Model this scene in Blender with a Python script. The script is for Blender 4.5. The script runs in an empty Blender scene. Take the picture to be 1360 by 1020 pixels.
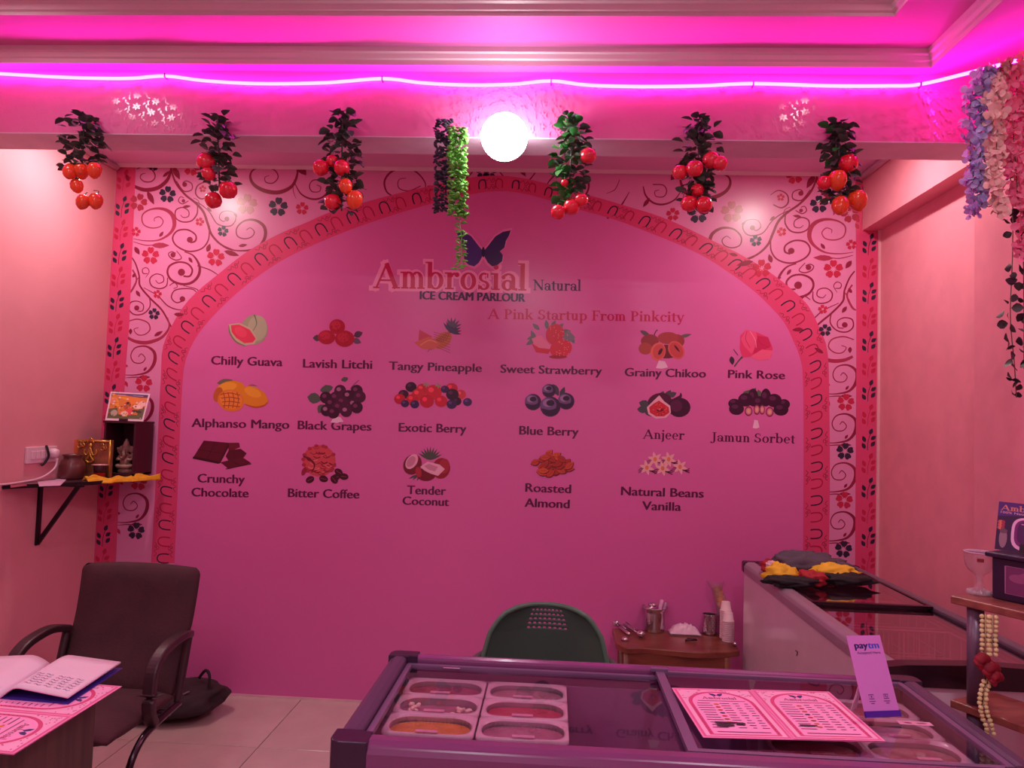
import bpy, bmesh, math, random
from mathutils import Vector, Matrix, noise as mnoise
PI=math.pi
sc=bpy.context.scene; COL=sc.collection
random.seed(7)
# ------------------------------------------------------------------ camera
FPX=1000.0
CAM=Vector((0,-4.08,1.54))
def nrm(v): return v.normalized()
zc=nrm(Vector((649,-20510,1000)))
y0=55.0; yy=-(y0*zc.x+1000*zc.z)/zc.y
yc=nrm(Vector((y0,yy,1000))); xc=zc.cross(yc)
if xc.x<0: xc=-xc
ROWS=(xc,yc,zc)                      # world axes seen in camera axes (right, down, forward)
M3=Matrix([[r.x,-r.y,-r.z] for r in ROWS])
camd=bpy.data.cameras.new('camera'); cam=bpy.data.objects.new('camera',camd); COL.objects.link(cam)
cam.matrix_world=Matrix.Translation(CAM)@M3.to_4x4()
camd.sensor_width=36; camd.sensor_fit='HORIZONTAL'; camd.lens=36*FPX/1360; camd.clip_start=.02
sc.camera=cam
def P(px,py,Y=None,X=None,Z=None):
    c=Vector((px-680,py-510,FPX)); d=Vector([r.dot(c) for r in ROWS])
    t=(Y-CAM.y)/d.y if Y is not None else (X-CAM.x)/d.x if X is not None else (Z-CAM.z)/d.z
    return CAM+d*t
# ------------------------------------------------------------------ world, lights, exposure
w=bpy.data.worlds.new('world'); sc.world=w; w.use_nodes=True
w.node_tree.nodes['Background'].inputs[0].default_value=(.9,.75,.85,1)
w.node_tree.nodes['Background'].inputs[1].default_value=.02
sc.view_settings.view_transform='Standard'; sc.view_settings.look='None'
sc.view_settings.gamma=1; sc.view_settings.use_curve_mapping=False
sc.view_settings.exposure=0.0
K_LED=40.0; K_BULB=24; W_WARM=11.5; W_COOL=2.4; W_ROOM=13.5
# ------------------------------------------------------------------ helpers
def lin(c):
    return tuple((x/255/12.92 if x/255<=.04045 else ((x/255+.055)/1.055)**2.4) for x in c)
MATS={}
def mat(name,rgb,rough=.5,metal=0,var=.08,vs=8,bump=0,bs=60,spec=.5,coat=0,sheen=0,emit=None,es=0,alpha=1):
    if name in MATS: return MATS[name]
    m=bpy.data.materials.new(name); m.use_nodes=True; nt=m.node_tree; b=nt.nodes['Principled BSDF']
    l=lin(rgb); b.inputs['Base Color'].default_value=(*l,1); b.inputs['Roughness'].default_value=rough
    b.inputs['Metallic'].default_value=metal; b.inputs['Specular IOR Level'].default_value=spec
    b.inputs['Coat Weight'].default_value=coat; b.inputs['Sheen Weight'].default_value=sheen
    if emit: b.inputs['Emission Color'].default_value=(*emit,1); b.inputs['Emission Strength'].default_value=es
    tc=nt.nodes.new('ShaderNodeTexCoord')
    if var:
        n=nt.nodes.new('ShaderNodeTexNoise'); n.inputs['Scale'].default_value=vs; n.inputs['Detail'].default_value=4
        r=nt.nodes.new('ShaderNodeValToRGB'); r.color_ramp.elements[0].position=.3; r.color_ramp.elements[1].position=.7
        r.color_ramp.elements[0].color=(*[x*(1-var) for x in l],1); r.color_ramp.elements[1].color=(*[min(1,x*(1+var)) for x in l],1)
        nt.links.new(tc.outputs['Object'],n.inputs['Vector']); nt.links.new(n.outputs['Fac'],r.inputs['Fac']); nt.links.new(r.outputs['Color'],b.inputs['Base Color'])
    if bump:
        n2=nt.nodes.new('ShaderNodeTexNoise'); n2.inputs['Scale'].default_value=bs; n2.inputs['Detail'].default_value=3
        bp=nt.nodes.new('ShaderNodeBump'); bp.inputs['Strength'].default_value=bump; bp.inputs['Distance'].default_value=.01
        nt.links.new(tc.outputs['Object'],n2.inputs['Vector']); nt.links.new(n2.outputs['Fac'],bp.inputs['Height']); nt.links.new(bp.outputs['Normal'],b.inputs['Normal'])
    MATS[name]=m; return m
def wood(name,a,b_,scale=(2,30,30),rough=.4):
    if name in MATS: return MATS[name]
    m=mat(name,a,rough,var=0); nt=m.node_tree; b=nt.nodes['Principled BSDF']
    tc=nt.nodes.new('ShaderNodeTexCoord'); mp=nt.nodes.new('ShaderNodeMapping'); mp.inputs['Scale'].default_value=scale
    n=nt.nodes.new('ShaderNodeTexNoise'); n.inputs['Scale'].default_value=1; n.inputs['Detail'].default_value=6; n.inputs['Distortion'].default_value=.6
    r=nt.nodes.new('ShaderNodeValToRGB'); r.color_ramp.elements[0].position=.35; r.color_ramp.elements[1].position=.65
    r.color_ramp.elements[0].color=(*lin(a),1); r.color_ramp.elements[1].color=(*lin(b_),1)
    nt.links.new(tc.outputs['Object'],mp.inputs[0]); nt.links.new(mp.outputs[0],n.inputs['Vector']); nt.links.new(n.outputs['Fac'],r.inputs['Fac']); nt.links.new(r.outputs['Color'],b.inputs['Base Color'])
    return m
def printed(name,rough=.4,coat=0):
    if name in MATS: return MATS[name]
    m=bpy.data.materials.new(name); m.use_nodes=True; nt=m.node_tree; b=nt.nodes['Principled BSDF']
    a=nt.nodes.new('ShaderNodeVertexColor'); a.layer_name='Col'; nt.links.new(a.outputs['Color'],b.inputs['Base Color'])
    b.inputs['Roughness'].default_value=rough; b.inputs['Coat Weight'].default_value=coat
    MATS[name]=m; return m
def glass(name,tint=(1,1,1),ior=1.5,rough=.02,boost=1.0,diff=0):
    if name in MATS: return MATS[name]
    m=bpy.data.materials.new(name); m.use_nodes=True; nt=m.node_tree; nt.nodes.remove(nt.nodes['Principled BSDF'])
    t=nt.nodes.new('ShaderNodeBsdfTransparent'); t.inputs[0].default_value=(*tint,1)
    g=nt.nodes.new('ShaderNodeBsdfGlossy'); g.inputs['Roughness'].default_value=rough
    f=nt.nodes.new('ShaderNodeFresnel'); f.inputs[0].default_value=ior
    mu=nt.nodes.new('ShaderNodeMath'); mu.operation='MULTIPLY'; mu.inputs[1].default_value=boost; mu.use_clamp=True
    mx=nt.nodes.new('ShaderNodeMixShader'); o=nt.nodes['Material Output']
    ge=nt.nodes.new('ShaderNodeNewGeometry'); iv=nt.nodes.new('ShaderNodeMath'); iv.operation='SUBTRACT'; iv.inputs[0].default_value=1; m2=nt.nodes.new('ShaderNodeMath'); m2.operation='MULTIPLY'
    nt.links.new(ge.outputs['Backfacing'],iv.inputs[1]); nt.links.new(iv.outputs[0],m2.inputs[0])
    nt.links.new(f.outputs[0],mu.inputs[0]); nt.links.new(mu.outputs[0],m2.inputs[1]); nt.links.new(m2.outputs[0],mx.inputs[0]); nt.links.new(t.outputs[0],mx.inputs[1]); nt.links.new(g.outputs[0],mx.inputs[2]); nt.links.new(mx.outputs[0],o.inputs[0])
    if diff:
        df=nt.nodes.new('ShaderNodeBsdfDiffuse'); df.inputs[0].default_value=(.85,.78,.84,1); m3=nt.nodes.new('ShaderNodeMixShader'); m3.inputs[0].default_value=diff
        nt.links.new(mx.outputs[0],m3.inputs[1]); nt.links.new(df.outputs[0],m3.inputs[2]); nt.links.new(m3.outputs[0],o.inputs[0])
    MATS[name]=m; return m
def emis(name,rgb,s):
    if name in MATS: return MATS[name]
    m=bpy.data.materials.new(name); m.use_nodes=True; nt=m.node_tree; nt.nodes.remove(nt.nodes['Principled BSDF'])
    e=nt.nodes.new('ShaderNodeEmission'); e.inputs[0].default_value=(*rgb,1); e.inputs[1].default_value=s
    nt.links.new(e.outputs[0],nt.nodes['Material Output'].inputs[0]); MATS[name]=m; return m
def root_mat(o):
    while o.parent: o=o.parent
    return o.matrix_basis.copy()
def catmull(pts,n=8,closed=False):
    pts=[Vector(p) for p in pts]; out=[]; m=len(pts)
    rng=range(m if closed else m-1)
    for i in rng:
        if closed: a,b,c,d=pts[i-1],pts[i],pts[(i+1)%m],pts[(i+2)%m]
        else: a,b,c,d=pts[max(i-1,0)],pts[i],pts[i+1],pts[min(i+2,m-1)]
        for k in range(n):
            t=k/n; out.append(.5*((2*b)+(c-a)*t+(2*a-5*b+4*c-d)*t*t+(3*b-a-3*c+d)*t**3))
    if not closed: out.append(pts[-1])
    return out
class MB:
    def __init__(s): s.bm=bmesh.new(); s.mi=0
    def _new(s,vs,fs,smooth=False):
        V=[s.bm.verts.new(v) for v in vs]
        for f in fs:
            try:
                F=s.bm.faces.new([V[i] for i in f]); F.material_index=s.mi; F.smooth=smooth
            except ValueError: pass
        return V
    def box(s,c,d,rot=None,bev=0,seg=2):
        hx,hy,hz=[k/2 for k in d]
        t=bmesh.new(); bmesh.ops.create_cube(t,size=1)
        for v in t.verts: v.co=Vector((v.co.x*d[0],v.co.y*d[1],v.co.z*d[2]))
        if bev: bmesh.ops.bevel(t,geom=list(t.edges),offset=bev,segments=seg,affect='EDGES',profile=.5)
        M=Matrix.Translation(Vector(c))@(rot.to_4x4() if rot is not None else Matrix())
        idx={v:i for i,v in enumerate(t.verts)}
        s._new([M@v.co for v in t.verts],[[idx[v] for v in f.verts] for f in t.faces],False); t.free(); return s
    def box2(s,a,b,bev=0):
        a=Vector(a);b=Vector(b); return s.box((a+b)/2,[abs(k) for k in (b-a)],bev=bev)
    def tube(s,pts,r,n=8,cap=True,closed=False,flat=None):
        pts=[Vector(p) for p in pts]; m=len(pts); rs=r if isinstance(r,(list,tuple)) else [r]*m
        up=None; vs=[]
        for i,p in enumerate(pts):
            if closed: t=pts[(i+1)%m]-pts[i-1]
            else: t=pts[min(i+1,m-1)]-pts[max(i-1,0)]
            t=t.normalized() if t.length>1e-9 else Vector((0,0,1))
            if up is None: up=t.orthogonal().normalized() if flat is None else Vector(flat)
            a=(up-t*up.dot(t)); a=a.normalized() if a.length>1e-6 else t.orthogonal().normalized(); up=a; b=t.cross(a)
            fl=1
            for k in range(n):
                q=2*PI*k/n; vs.append(p+rs[i]*(math.cos(q)*a+math.sin(q)*b))
        fs=[]
        for i in range(m if closed else m-1):
            j=(i+1)%m
            for k in range(n): fs.append((i*n+k,i*n+(k+1)%n,j*n+(k+1)%n,j*n+k))
        if cap and not closed: fs.append(tuple(range(n-1,-1,-1))); fs.append(tuple((m-1)*n+k for k in range(n)))
        s._new(vs,fs,True); return s
    def bar(s,pts,w,h,up=(0,0,1)):
        """rectangular section bar"""
        pts=[Vector(p) for p in pts]; m=len(pts); vs=[]; U=Vector(up)
        for i,p in enumerate(pts):
            t=(pts[min(i+1,m-1)]-pts[max(i-1,0)]).normalized(); b=t.cross(U)
            b=b.normalized() if b.length>1e-6 else t.orthogonal().normalized(); a=b.cross(t)
            for (x,y) in ((-1,-1),(1,-1),(1,1),(-1,1)): vs.append(p+b*x*w/2+a*y*h/2)
        fs=[(i*4+k,i*4+(k+1)%4,i*4+4+(k+1)%4,i*4+4+k) for i in range(m-1) for k in range(4)]
        fs+=[(3,2,1,0),tuple((m-1)*4+k for k in range(4))]
        s._new(vs,fs); return s
    def lathe(s,prof,c=(0,0,0),n=24,rot=None,sx=1,sy=1,smooth=True):
        c=Vector(c); vs=[];m=len(prof)
        for r,z in prof:
            for k in range(n):
                q=2*PI*k/n; v=Vector((r*sx*math.cos(q),r*sy*math.sin(q),z))
                if rot is not None: v=rot@v
                vs.append(c+v)
        fs=[(i*n+k,i*n+(k+1)%n,(i+1)*n+(k+1)%n,(i+1)*n+k) for i in range(m-1) for k in range(n)]
        if prof[0][0]>1e-6: fs.append(tuple(range(n-1,-1,-1)))
        if prof[-1][0]>1e-6: fs.append(tuple((m-1)*n+k for k in range(n)))
        s._new(vs,fs,smooth); return s
    def ell(s,c,r,rot=None,u=14,v=8):
        prof=[(math.sin(PI*i/v),-math.cos(PI*i/v)) for i in range(v+1)]
        prof[0]=(1e-4,-1);prof[-1]=(1e-4,1)
        vs=[];c=Vector(c)
        for a,z in prof:
            for k in range(u):
                q=2*PI*k/u; w_=Vector((a*math.cos(q)*r[0],a*math.sin(q)*r[1],z*r[2]))
                if rot is not None: w_=rot@w_
                vs.append(c+w_)
        m=len(prof); fs=[(i*u+k,i*u+(k+1)%u,(i+1)*u+(k+1)%u,(i+1)*u+k) for i in range(m-1) for k in range(u)]
        fs+=[tuple(range(u-1,-1,-1)),tuple((m-1)*u+k for k in range(u))]
        s._new(vs,fs,True); return s
    def prism(s,poly,h0,h1,axis='z',fr=None,smooth=False):
        def mk(p,h):
            if fr: return fr(p[0],p[1],h)
            return Vector((p[0],p[1],h)) if axis=='z' else Vector((h,p[0],p[1])) if axis=='x' else Vector((p[0],h,p[1]))
        n=len(poly); vs=[mk(p,h0) for p in poly]+[mk(p,h1) for p in poly]
        fs=[tuple(range(n-1,-1,-1)),tuple(range(n,2*n))]+[(i,(i+1)%n,n+(i+1)%n,n+i) for i in range(n)]
        s._new(vs,fs,smooth); return s
    def grid(s,fn,nu,nv,skip=None,smooth=True,thick=None):
        vs=[fn(i/nu,j/nv) for j in range(nv+1) for i in range(nu+1)]
        fs=[(j*(nu+1)+i,j*(nu+1)+i+1,(j+1)*(nu+1)+i+1,(j+1)*(nu+1)+i) for j in range(nv) for i in range(nu) if not(skip and skip(i,j))]
        s._new(vs,fs,smooth); return s
    def build(s,name,mats,parent=None,mods=(),fix=True,auto=None):
        if fix: bmesh.ops.recalc_face_normals(s.bm,faces=list(s.bm.faces))
        me=bpy.data.meshes.new(name)
        if parent is not None: s.bm.transform(root_mat(parent).inverted())
        s.bm.to_mesh(me); s.bm.free()
        for m in (mats if isinstance(mats,(list,tuple)) else [mats]): me.materials.append(m)
        o=bpy.data.objects.new(name,me); COL.objects.link(o)
        if parent is not None: o.parent=parent
        for k,v in mods:
            md=o.modifiers.new(k,k)
            for a,b in v.items(): setattr(md,a,b)
        return o
def tag(o,label=None,cat=None,group=None,kind=None):
    if label: o['label']=label
    if cat: o['category']=cat
    if group: o['group']=group
    if kind: o['kind']=kind
    return o
def thing(name,label,cat,loc=(0,0,0),rz=0,group=None):
    o=bpy.data.objects.new(name,None); COL.objects.link(o); o.location=loc; o.rotation_euler=(0,0,rz)
    o.empty_display_size=.05; bpy.context.view_layer.update() if False else None
    o.matrix_basis=Matrix.Translation(Vector(loc))@Matrix.Rotation(rz,4,'Z')
    return tag(o,label,cat,group)
def struct(o): o['kind']='structure'; return o
def copy_tree(o,parent=None):
    c=o.copy(); COL.objects.link(c); c.parent=parent
    for ch in list(o.children): copy_tree(ch,c)
    return c
# ---- flat printed art ----
class Art:
    def __init__(s,fr,off=.0,step=.00008): s.fr=fr; s.h=off; s.st=step; s.v=[]; s.f=[]; s.c=[]
    def raw(s,vs,fs,col,adv=True):
        b=len(s.v); s.v+=[s.fr(p[0],p[1],s.h) for p in vs]; s.f+=[tuple(b+i for i in f) for f in fs]; s.c+=[lin(col)]*len(fs)
        s.h+=s.st if adv else s.st*.15
    def poly(s,p,col,adv=True): s.raw(p,[tuple(range(len(p)))],col,adv)
    def ell(s,cx,cy,rx,ry=None,rot=0,col=(0,0,0),n=18,a0=0,a1=2*PI,adv=True):
        ry=rx if ry is None else ry; cr,sr=math.cos(rot),math.sin(rot); P_=[]
        for i in range(n):
            t=a0+(a1-a0)*i/(n if abs(a1-a0-2*PI)<1e-6 else n-1); x,y=rx*math.cos(t),ry*math.sin(t); P_.append((cx+x*cr-y*sr,cy+x*sr+y*cr))
        s.poly(P_,col,adv)
    def leaf(s,x,y,L,W,ang,col,adv=True):
        cr,sr=math.cos(ang),math.sin(ang); P_=[]
        prof=[(0,0),(.2,.7),(.45,1),(.7,.75),(.88,.32),(1,0),(.88,-.32),(.7,-.75),(.45,-1),(.2,-.7)]
        for a,b in prof:
            u=(a-.5)*L; v=b*W/2; P_.append((x+u*cr-v*sr,y+u*sr+v*cr))
        s.poly(P_,col,adv)
    def stroke(s,pts,w,col,n=6,adv=True,smooth=True):
        m=len(pts); ws=w if isinstance(w,(list,tuple)) else [w]*m
        p3=[(p[0],p[1],ws[i]) for i,p in enumerate(pts)]
        q=catmull(p3,n) if smooth else [Vector(k) for k in p3]
        L=[]; R=[]
        for i,a in enumerate(q):
            t=q[min(i+1,len(q)-1)]-q[max(i-1,0)]; t=Vector((t.x,t.y)); t=t.normalized() if t.length>1e-9 else Vector((1,0))
            nn=Vector((-t.y,t.x))*max(a.z,.01)/2; L.append((a.x+nn.x,a.y+nn.y)); R.append((a.x-nn.x,a.y-nn.y))
        k=len(q); s.raw(L+R,[(i,i+1,k+i+1,k+i) for i in range(k-1)],col,adv)
    def flower(s,x,y,r,col,rot=0,ctr=None,adv=True):
        for k in range(5):
            a=rot+k*2*PI/5-PI/2; c,d=math.cos(a),math.sin(a)
            pr=[(.14,0),(.5,.34),(.85,.36),(1,.2),(.94,0),(1,-.2),(.85,-.36),(.5,-.34)]
            s.poly([(x+r*(u*c-v*d),y+r*(u*d+v*c)) for u,v in pr],col,False)
        s.h+=s.st
        if ctr:
            for k in range(5):
                a=rot+k*2*PI/5-PI/2
                s.stroke([(x,y),(x+r*.3*math.cos(a),y+r*.3*math.sin(a))],r*.07,ctr,adv=False,smooth=False)
            s.h+=s.st
    def spiral(s,cx,cy,r,a0,turns,d=1,w=3,col=(0,0,0),rend=.15,dot=0,w1=None,adv=True,pw=1.0):
        pts=[];ws=[];N=int(10*turns)+4; w1=w*.35 if w1 is None else w1
        for i in range(N+1):
            t=i/N; a=a0+d*2*PI*turns*t; rr=r*(1-(1-rend)*t**pw)
            pts.append((cx+rr*math.cos(a),cy+rr*math.sin(a))); ws.append(w+(w1-w)*min(1,t*1.6))
        s.stroke(pts,ws,col,n=3,adv=False)
        if dot: s.ell(pts[-1][0],pts[-1][1],dot,dot,0,col,adv=False)
        if adv: s.h+=s.st
        return pts
    def text(s,t,x0,y0,x1,y1,cap,col,font='sans',bold=.02,up=-1):
        if font=='sans': vs,fs,wd,ch=sans(t,0); ly=None
        else: vs,fs,wd,ch,ly=serif(t,bold)
        dx,dy=(x1-x0)/wd,(y1-y0)/wd; L=math.hypot(x1-x0,y1-y0); nx,ny=-(y1-y0)/L,(x1-x0)/L
        k=cap/ch*(-up if up>0 else 1)
        if up<0: nx,ny=-nx,-ny
        W2=[(x0+dx*a+nx*b*cap/ch,y0+dy*a+ny*b*cap/ch) for a,b in vs]
        if ly is None:
            e=abs(bold)*cap*1.6
            for k_ in ((0,0),(-1,.3),(1,-.3)) if bold else ((0,0),):
                s.raw([(a+dx/math.hypot(dx,dy)*e*k_[0],b+e*.5*k_[1]) for a,b in W2],fs,col,False); s.h+=1.2e-5
            s.h+=s.st
        else:
            h0=s.h
            for L_ in sorted(set(ly)):
                sub=[f for f,l in zip(fs,ly) if l==L_]; ids=sorted({i for f in sub for i in f}); mp={v:i for i,v in enumerate(ids)}
                s.h=h0+L_*1.2e-5; s.raw([W2[i] for i in ids],[tuple(mp[i] for i in f) for f in sub],col,False)
            s.h=h0+max(ly)*1.2e-5+s.st
    def build(s,name,parent=None,m=None,mirror=None):
        me=bpy.data.meshes.new(name); I=root_mat(parent).inverted() if parent is not None else Matrix()
        me.from_pydata([I@Vector(v) for v in s.v],[],s.f); ca=me.color_attributes.new('Col','FLOAT_COLOR','CORNER')
        i=0; buf=[]
        for f,c in zip(s.f,s.c): buf+=[*c,1.0]*len(f)
        ca.data.foreach_set('color',buf); me.materials.append(m or printed('print_ink'))
        o=bpy.data.objects.new(name,me); COL.objects.link(o)
        if parent is not None: o.parent=parent
        return o
_sc={}
def sans(t,bold=.02):
    k=(t,bold)
    if k in _sc: return _sc[k]
    cu=bpy.data.curves.new('t','FONT'); cu.body=t; cu.offset=bold; cu.resolution_u=3; cu.fill_mode='FRONT' if hasattr(cu,'fill_mode') else cu.fill_mode
    ob=bpy.data.objects.new('t',cu); COL.objects.link(ob); bpy.context.view_layer.update()
    me=bpy.data.meshes.new_from_object(ob.evaluated_get(bpy.context.evaluated_depsgraph_get()))
    vs=[(v.co.x,v.co.y) for v in me.vertices]; fs=[tuple(p.vertices) for p in me.polygons]
    bpy.data.objects.remove(ob); bpy.data.meshes.remove(me); bpy.data.curves.remove(cu)
    mn=min(v[0] for v in vs); mx=max(v[0] for v in vs); vs=[(a-mn,b) for a,b in vs]
    _sc[k]=(vs,fs,mx-mn,.73); return _sc[k]
# serif stroke font: each glyph = list of primitives, advance
SW=.115; TH=.04; XH=.47; CP=.70
def _E(cx,cy,rx,ry,a0=0,a1=360,wv=SW,wh=TH): return ('E',cx,cy,rx,ry,a0,a1,wv,wh)
def _V(x,y0,y1,w=SW): return ('B',x,y0,x+w,y1)
def _S(xc,y,hw=.11,t=.035): return ('B',xc-hw,y,xc+hw,y+t)
def _L(x0,y0,x1,y1,w): return ('L',x0,y0,x1,y1,w)
G={
'A':([_L(.06,0,.35,CP,.05),_L(.34,CP,.62,0,.12),('B',.17,.2,.48,.245),_S(.06,0,.085),_S(.62,0,.11)],.74),
'P':([_V(.09,0,CP),_E(.24,CP-.19,.26,.19,-92,92),('B',.09,CP-.04,.26,CP),('B',.15,CP-.38,.26,CP-.34),_S(.145,0,.13),_S(.1,CP-.035,.08)],.54),
'S':([_E(.25,.525,.2,.175,50,268,.1,.045),_E(.25,.19,.22,.19,-175,92,.11,.05),('B',.385,.5,.42,.66),('B',.03,.03,.065,.22)],.52),
'F':([_V(.09,0,CP),('B',.09,CP-.045,.5,CP),('B',.465,CP-.18,.5,CP),('B',.15,.34,.37,.385),('B',.345,.28,.375,.44),_S(.145,0,.13),_S(.1,CP-.035,.08)],.53),
'J':([_V(.17,.08,CP),_E(.1,.08,.185,.22,-100,0),('D',.02,-.08,.06),_S(.225,CP-.035,.13)],.4),
'N':([_V(.1,0,CP,.05),_L(.1,CP-.02,.62,.02,.12),_V(.58,0,CP,.05),_S(.12,0,.09),_S(.07,CP-.035,.1),_S(.61,CP-.035,.1)],.74),
'a':([_E(.2,.14,.17,.15,0,360,.1,.04),_V(.31,.03,.33,.1),_E(.22,.31,.19,.165,0,140,.1,.045),('D',.08,.36,.055),_L(.33,.05,.47,.02,.06)],.48),
'b':([_V(.05,.02,.76),_E(.27,.235,.22,.245,-145,145,.115,.04),_S(.05,.725,.07)],.53),
'c':([_E(.24,.235,.21,.245,45,320,.115,.04),('D',.37,.37,.06)],.44),
'e':([_E(.24,.235,.21,.245,2,315,.11,.04),('B',.1,.24,.44,.28)],.47),
'i':([_V(.08,0,XH),_S(.135,0,.11),_S(.08,XH-.035,.07),('D',.135,.64,.07)],.27),
'j':([_V(.08,-.08,XH),_E(.02,-.08,.175,.14,-95,0),_S(.08,XH-.035,.07),('D',.135,.64,.07)],.26),
'k':([_V(.07,0,.76),_L(.17,.2,.4,.45,.05),_L(.24,.28,.44,0,.12),_S(.125,0,.11),_S(.07,.725,.07),_S(.4,XH-.035,.09),_S(.45,0,.09)],.54),
'l':([_V(.08,0,.76),_S(.135,0,.11),_S(.08,.725,.07)],.27),
'm':([_V(.07,0,XH),_E(.23,.29,.17,.19,0,140,.11,.045),_V(.29,0,.3),_E(.46,.29,.17,.19,0,140,.11,.045),_V(.52,0,.3),_S(.125,0,.1),_S(.345,0,.09),_S(.58,0,.1),_S(.07,XH-.035,.07)],.72),
'n':([_V(.07,0,XH),_E(.24,.29,.18,.19,0,140,.11,.045),_V(.31,0,.3),_S(.125,0,.1),_S(.365,0,.1),_S(.07,XH-.035,.07)],.5),
'o':([_E(.25,.235,.22,.245,0,360,.115,.04)],.5),
'p':([_V(.07,-.22,XH),_E(.27,.235,.22,.245,-145,145,.115,.04),_S(.125,-.22,.11),_S(.07,XH-.035,.07)],.53),
'r':([_V(.07,0,XH),_E(.27,.27,.16,.2,70,150,.09,.06),('D',.34,.41,.065),_S(.13,0,.12),_S(.07,XH-.035,.07)],.41),
's':([_E(.19,.35,.14,.13,50,268,.08,.045),_E(.19,.125,.155,.13,-175,92,.085,.045),('B',.28,.34,.31,.46),('B',.035,.01,.065,.14)],.39),
't':([_V(.09,.08,.6),_E(.2,.1,.11,.115,180,330,.1,.05),('B',.0,XH-.04,.3,XH)],.33),
'u':([_V(.07,.15,XH),_E(.22,.17,.15,.185,180,340,.11,.045),_V(.31,0,XH),_S(.06,XH-.035,.07),_S(.31,XH-.035,.08),_S(.4,0,.06)],.52),
'y':([_L(.08,XH,.27,.0,.11),_L(.42,XH,.2,-.16,.05),('D',.13,-.16,.06),_S(.08,XH-.035,.1),_S(.42,XH-.035,.08)],.5),
' ':([],.26)}
def serif(t,g=0.0):
    vs=[];fs=[];ly=[];x=0
    def quad(p): b=len(vs); vs.extend(p); fs.append(tuple(range(b,b+len(p))))
    for ch in t:
        pr,adv=G[ch]
        for qi,q in enumerate(pr):
            nf=len(fs)
            if q[0]=='B': quad([(x+q[1]-g,q[2]-g),(x+q[3]+g,q[2]-g),(x+q[3]+g,q[4]+g),(x+q[1]-g,q[4]+g)])
            elif q[0]=='D': quad([(x+q[1]+(q[3]+g)*math.cos(a*PI/6),q[2]+(q[3]+g)*math.sin(a*PI/6)) for a in range(12)])
            elif q[0]=='L':
                _,a,b,c,d,w_=q; t_=Vector((c-a,d-b)).normalized(); n_=Vector((-t_.y,t_.x))*(w_/2+g); e=t_*g
                quad([(x+a+n_.x-e.x,b+n_.y-e.y),(x+a-n_.x-e.x,b-n_.y-e.y),(x+c-n_.x+e.x,d-n_.y+e.y),(x+c+n_.x+e.x,d+n_.y+e.y)])
            else:
                _,cx,cy,rx,ry,a0,a1,wv,wh=q; n=max(6,int(abs(a1-a0)/18)); b=len(vs)
                if g and a1-a0<359: a0-=g*120; a1+=g*120
                for i in range(n+1):
                    a=math.radians(a0+(a1-a0)*i/n); c_,s_=math.cos(a),math.sin(a)
                    vs.append((x+cx+(rx+g)*c_,cy+(ry+g)*s_)); vs.append((x+cx+(rx-wv-g)*c_,cy+(ry-wh-g)*s_))
                for i in range(n): fs.append((b+2*i,b+2*i+2,b+2*i+3,b+2*i+1))
            ly+=[qi]*(len(fs)-nf)
        x+=adv
    return vs,fs,x,CP,ly
# ------------------------------------------------------------------ the room
XL,XR,XP=-2.517,1.714,1.622; ZC=2.912; YB=-1.4; YF=-5.7
wallp=mat('wall_paint',(232,150,163),.42,var=.05,vs=3,bump=.02,bs=90)
wallr=mat('wallpaper_blotched',(232,142,160),.38,var=.05,vs=9,bump=.02,bs=60)
whitep=mat('white_moulding_paint',(225,195,205),.35,var=.03)
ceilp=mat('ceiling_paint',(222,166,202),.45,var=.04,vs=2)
beamp=mat('beam_wallpaper',(224,116,168),.5,var=.05,vs=5)
lowp=mat('arch_wall_paint',(219,104,172),.30,var=0)
def wbox(name,a,b,m): return struct(MB().box2(a,b).build(name,m))
wbox('wall_back',(XL-.1,0,-.1),(XR+.1,.1,3.0),lowp)
wbox('wall_left',(XL-.1,YF,-.1),(XL,0,3.0),wallp)
wbox('wall_right',(XR,YF,-.1),(XR+.1,0,3.0),wallr)
wbox('wall_front',(XL-.1,YF-.1,-.1),(XR+.1,YF,3.0),mat('front_wall_paint',(236,222,230),.5))
wbox('ceiling',(XL-.1,YF-.1,ZC),(XR+.1,.1,3.02),ceilp)
# floor with tiles as parts
grout=mat('tile_joint',(120,85,85),.8)
fl=struct(MB().box2((XL-.1,YF-.1,-.1),(XR+.1,.1,-.006)).build('floor',grout))
tilem=mat('beige_floor_tile',(206,178,176),.16,var=.06,vs=5,coat=.2)
T=.6; tb=MB().box((0,0,0),(T-.004,T-.004,.012),bev=.0015,seg=1); tile=tb.build('tile',tilem); tmesh=tile.data; bpy.data.objects.remove(tile)
nx=0
for i in range(8):
    for j in range(10):
        cx=XL+T/2+i*T; cy=-T/2-j*T
        hx=min(T,XR-(cx-T/2)); 
        if hx<.02 or cy-T/2<YF-T: continue
        o=bpy.data.objects.new('tile',tmesh); COL.objects.link(o); o.parent=fl
        hy=min(T,(cy+T/2)-YF)
        if hy<.02: continue
        o.location=(cx-T/2+hx/2,cy+T/2-hy/2,-.006); o.scale=(hx/T,hy/T,1)
# baseboards (thin pink line)
bb=mat('skirting',(205,130,150),.3)
# beam across the room
zb=P(680,184,Y=YB).z
beam=MB().box2((XL,YB,zb+.004),(XP,YB+.17,ZC),bev=.0).build('ceiling_beam',beamp); struct(beam); MB().box2((XL,YB+.0005,zb),(XP,YB+.1705,zb+.004)).build('soffit_bounce_skin',mat('soffit_bounce_tint',(222,186,206),.45),beam)  # paler underside layer: bounced light and glare put into its colour
struct(MB().box2((XL,-.006,0),(XR,0,.014)).build('baseboard_back',mat('skirting_pale',(228,180,190),.4)))
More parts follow.
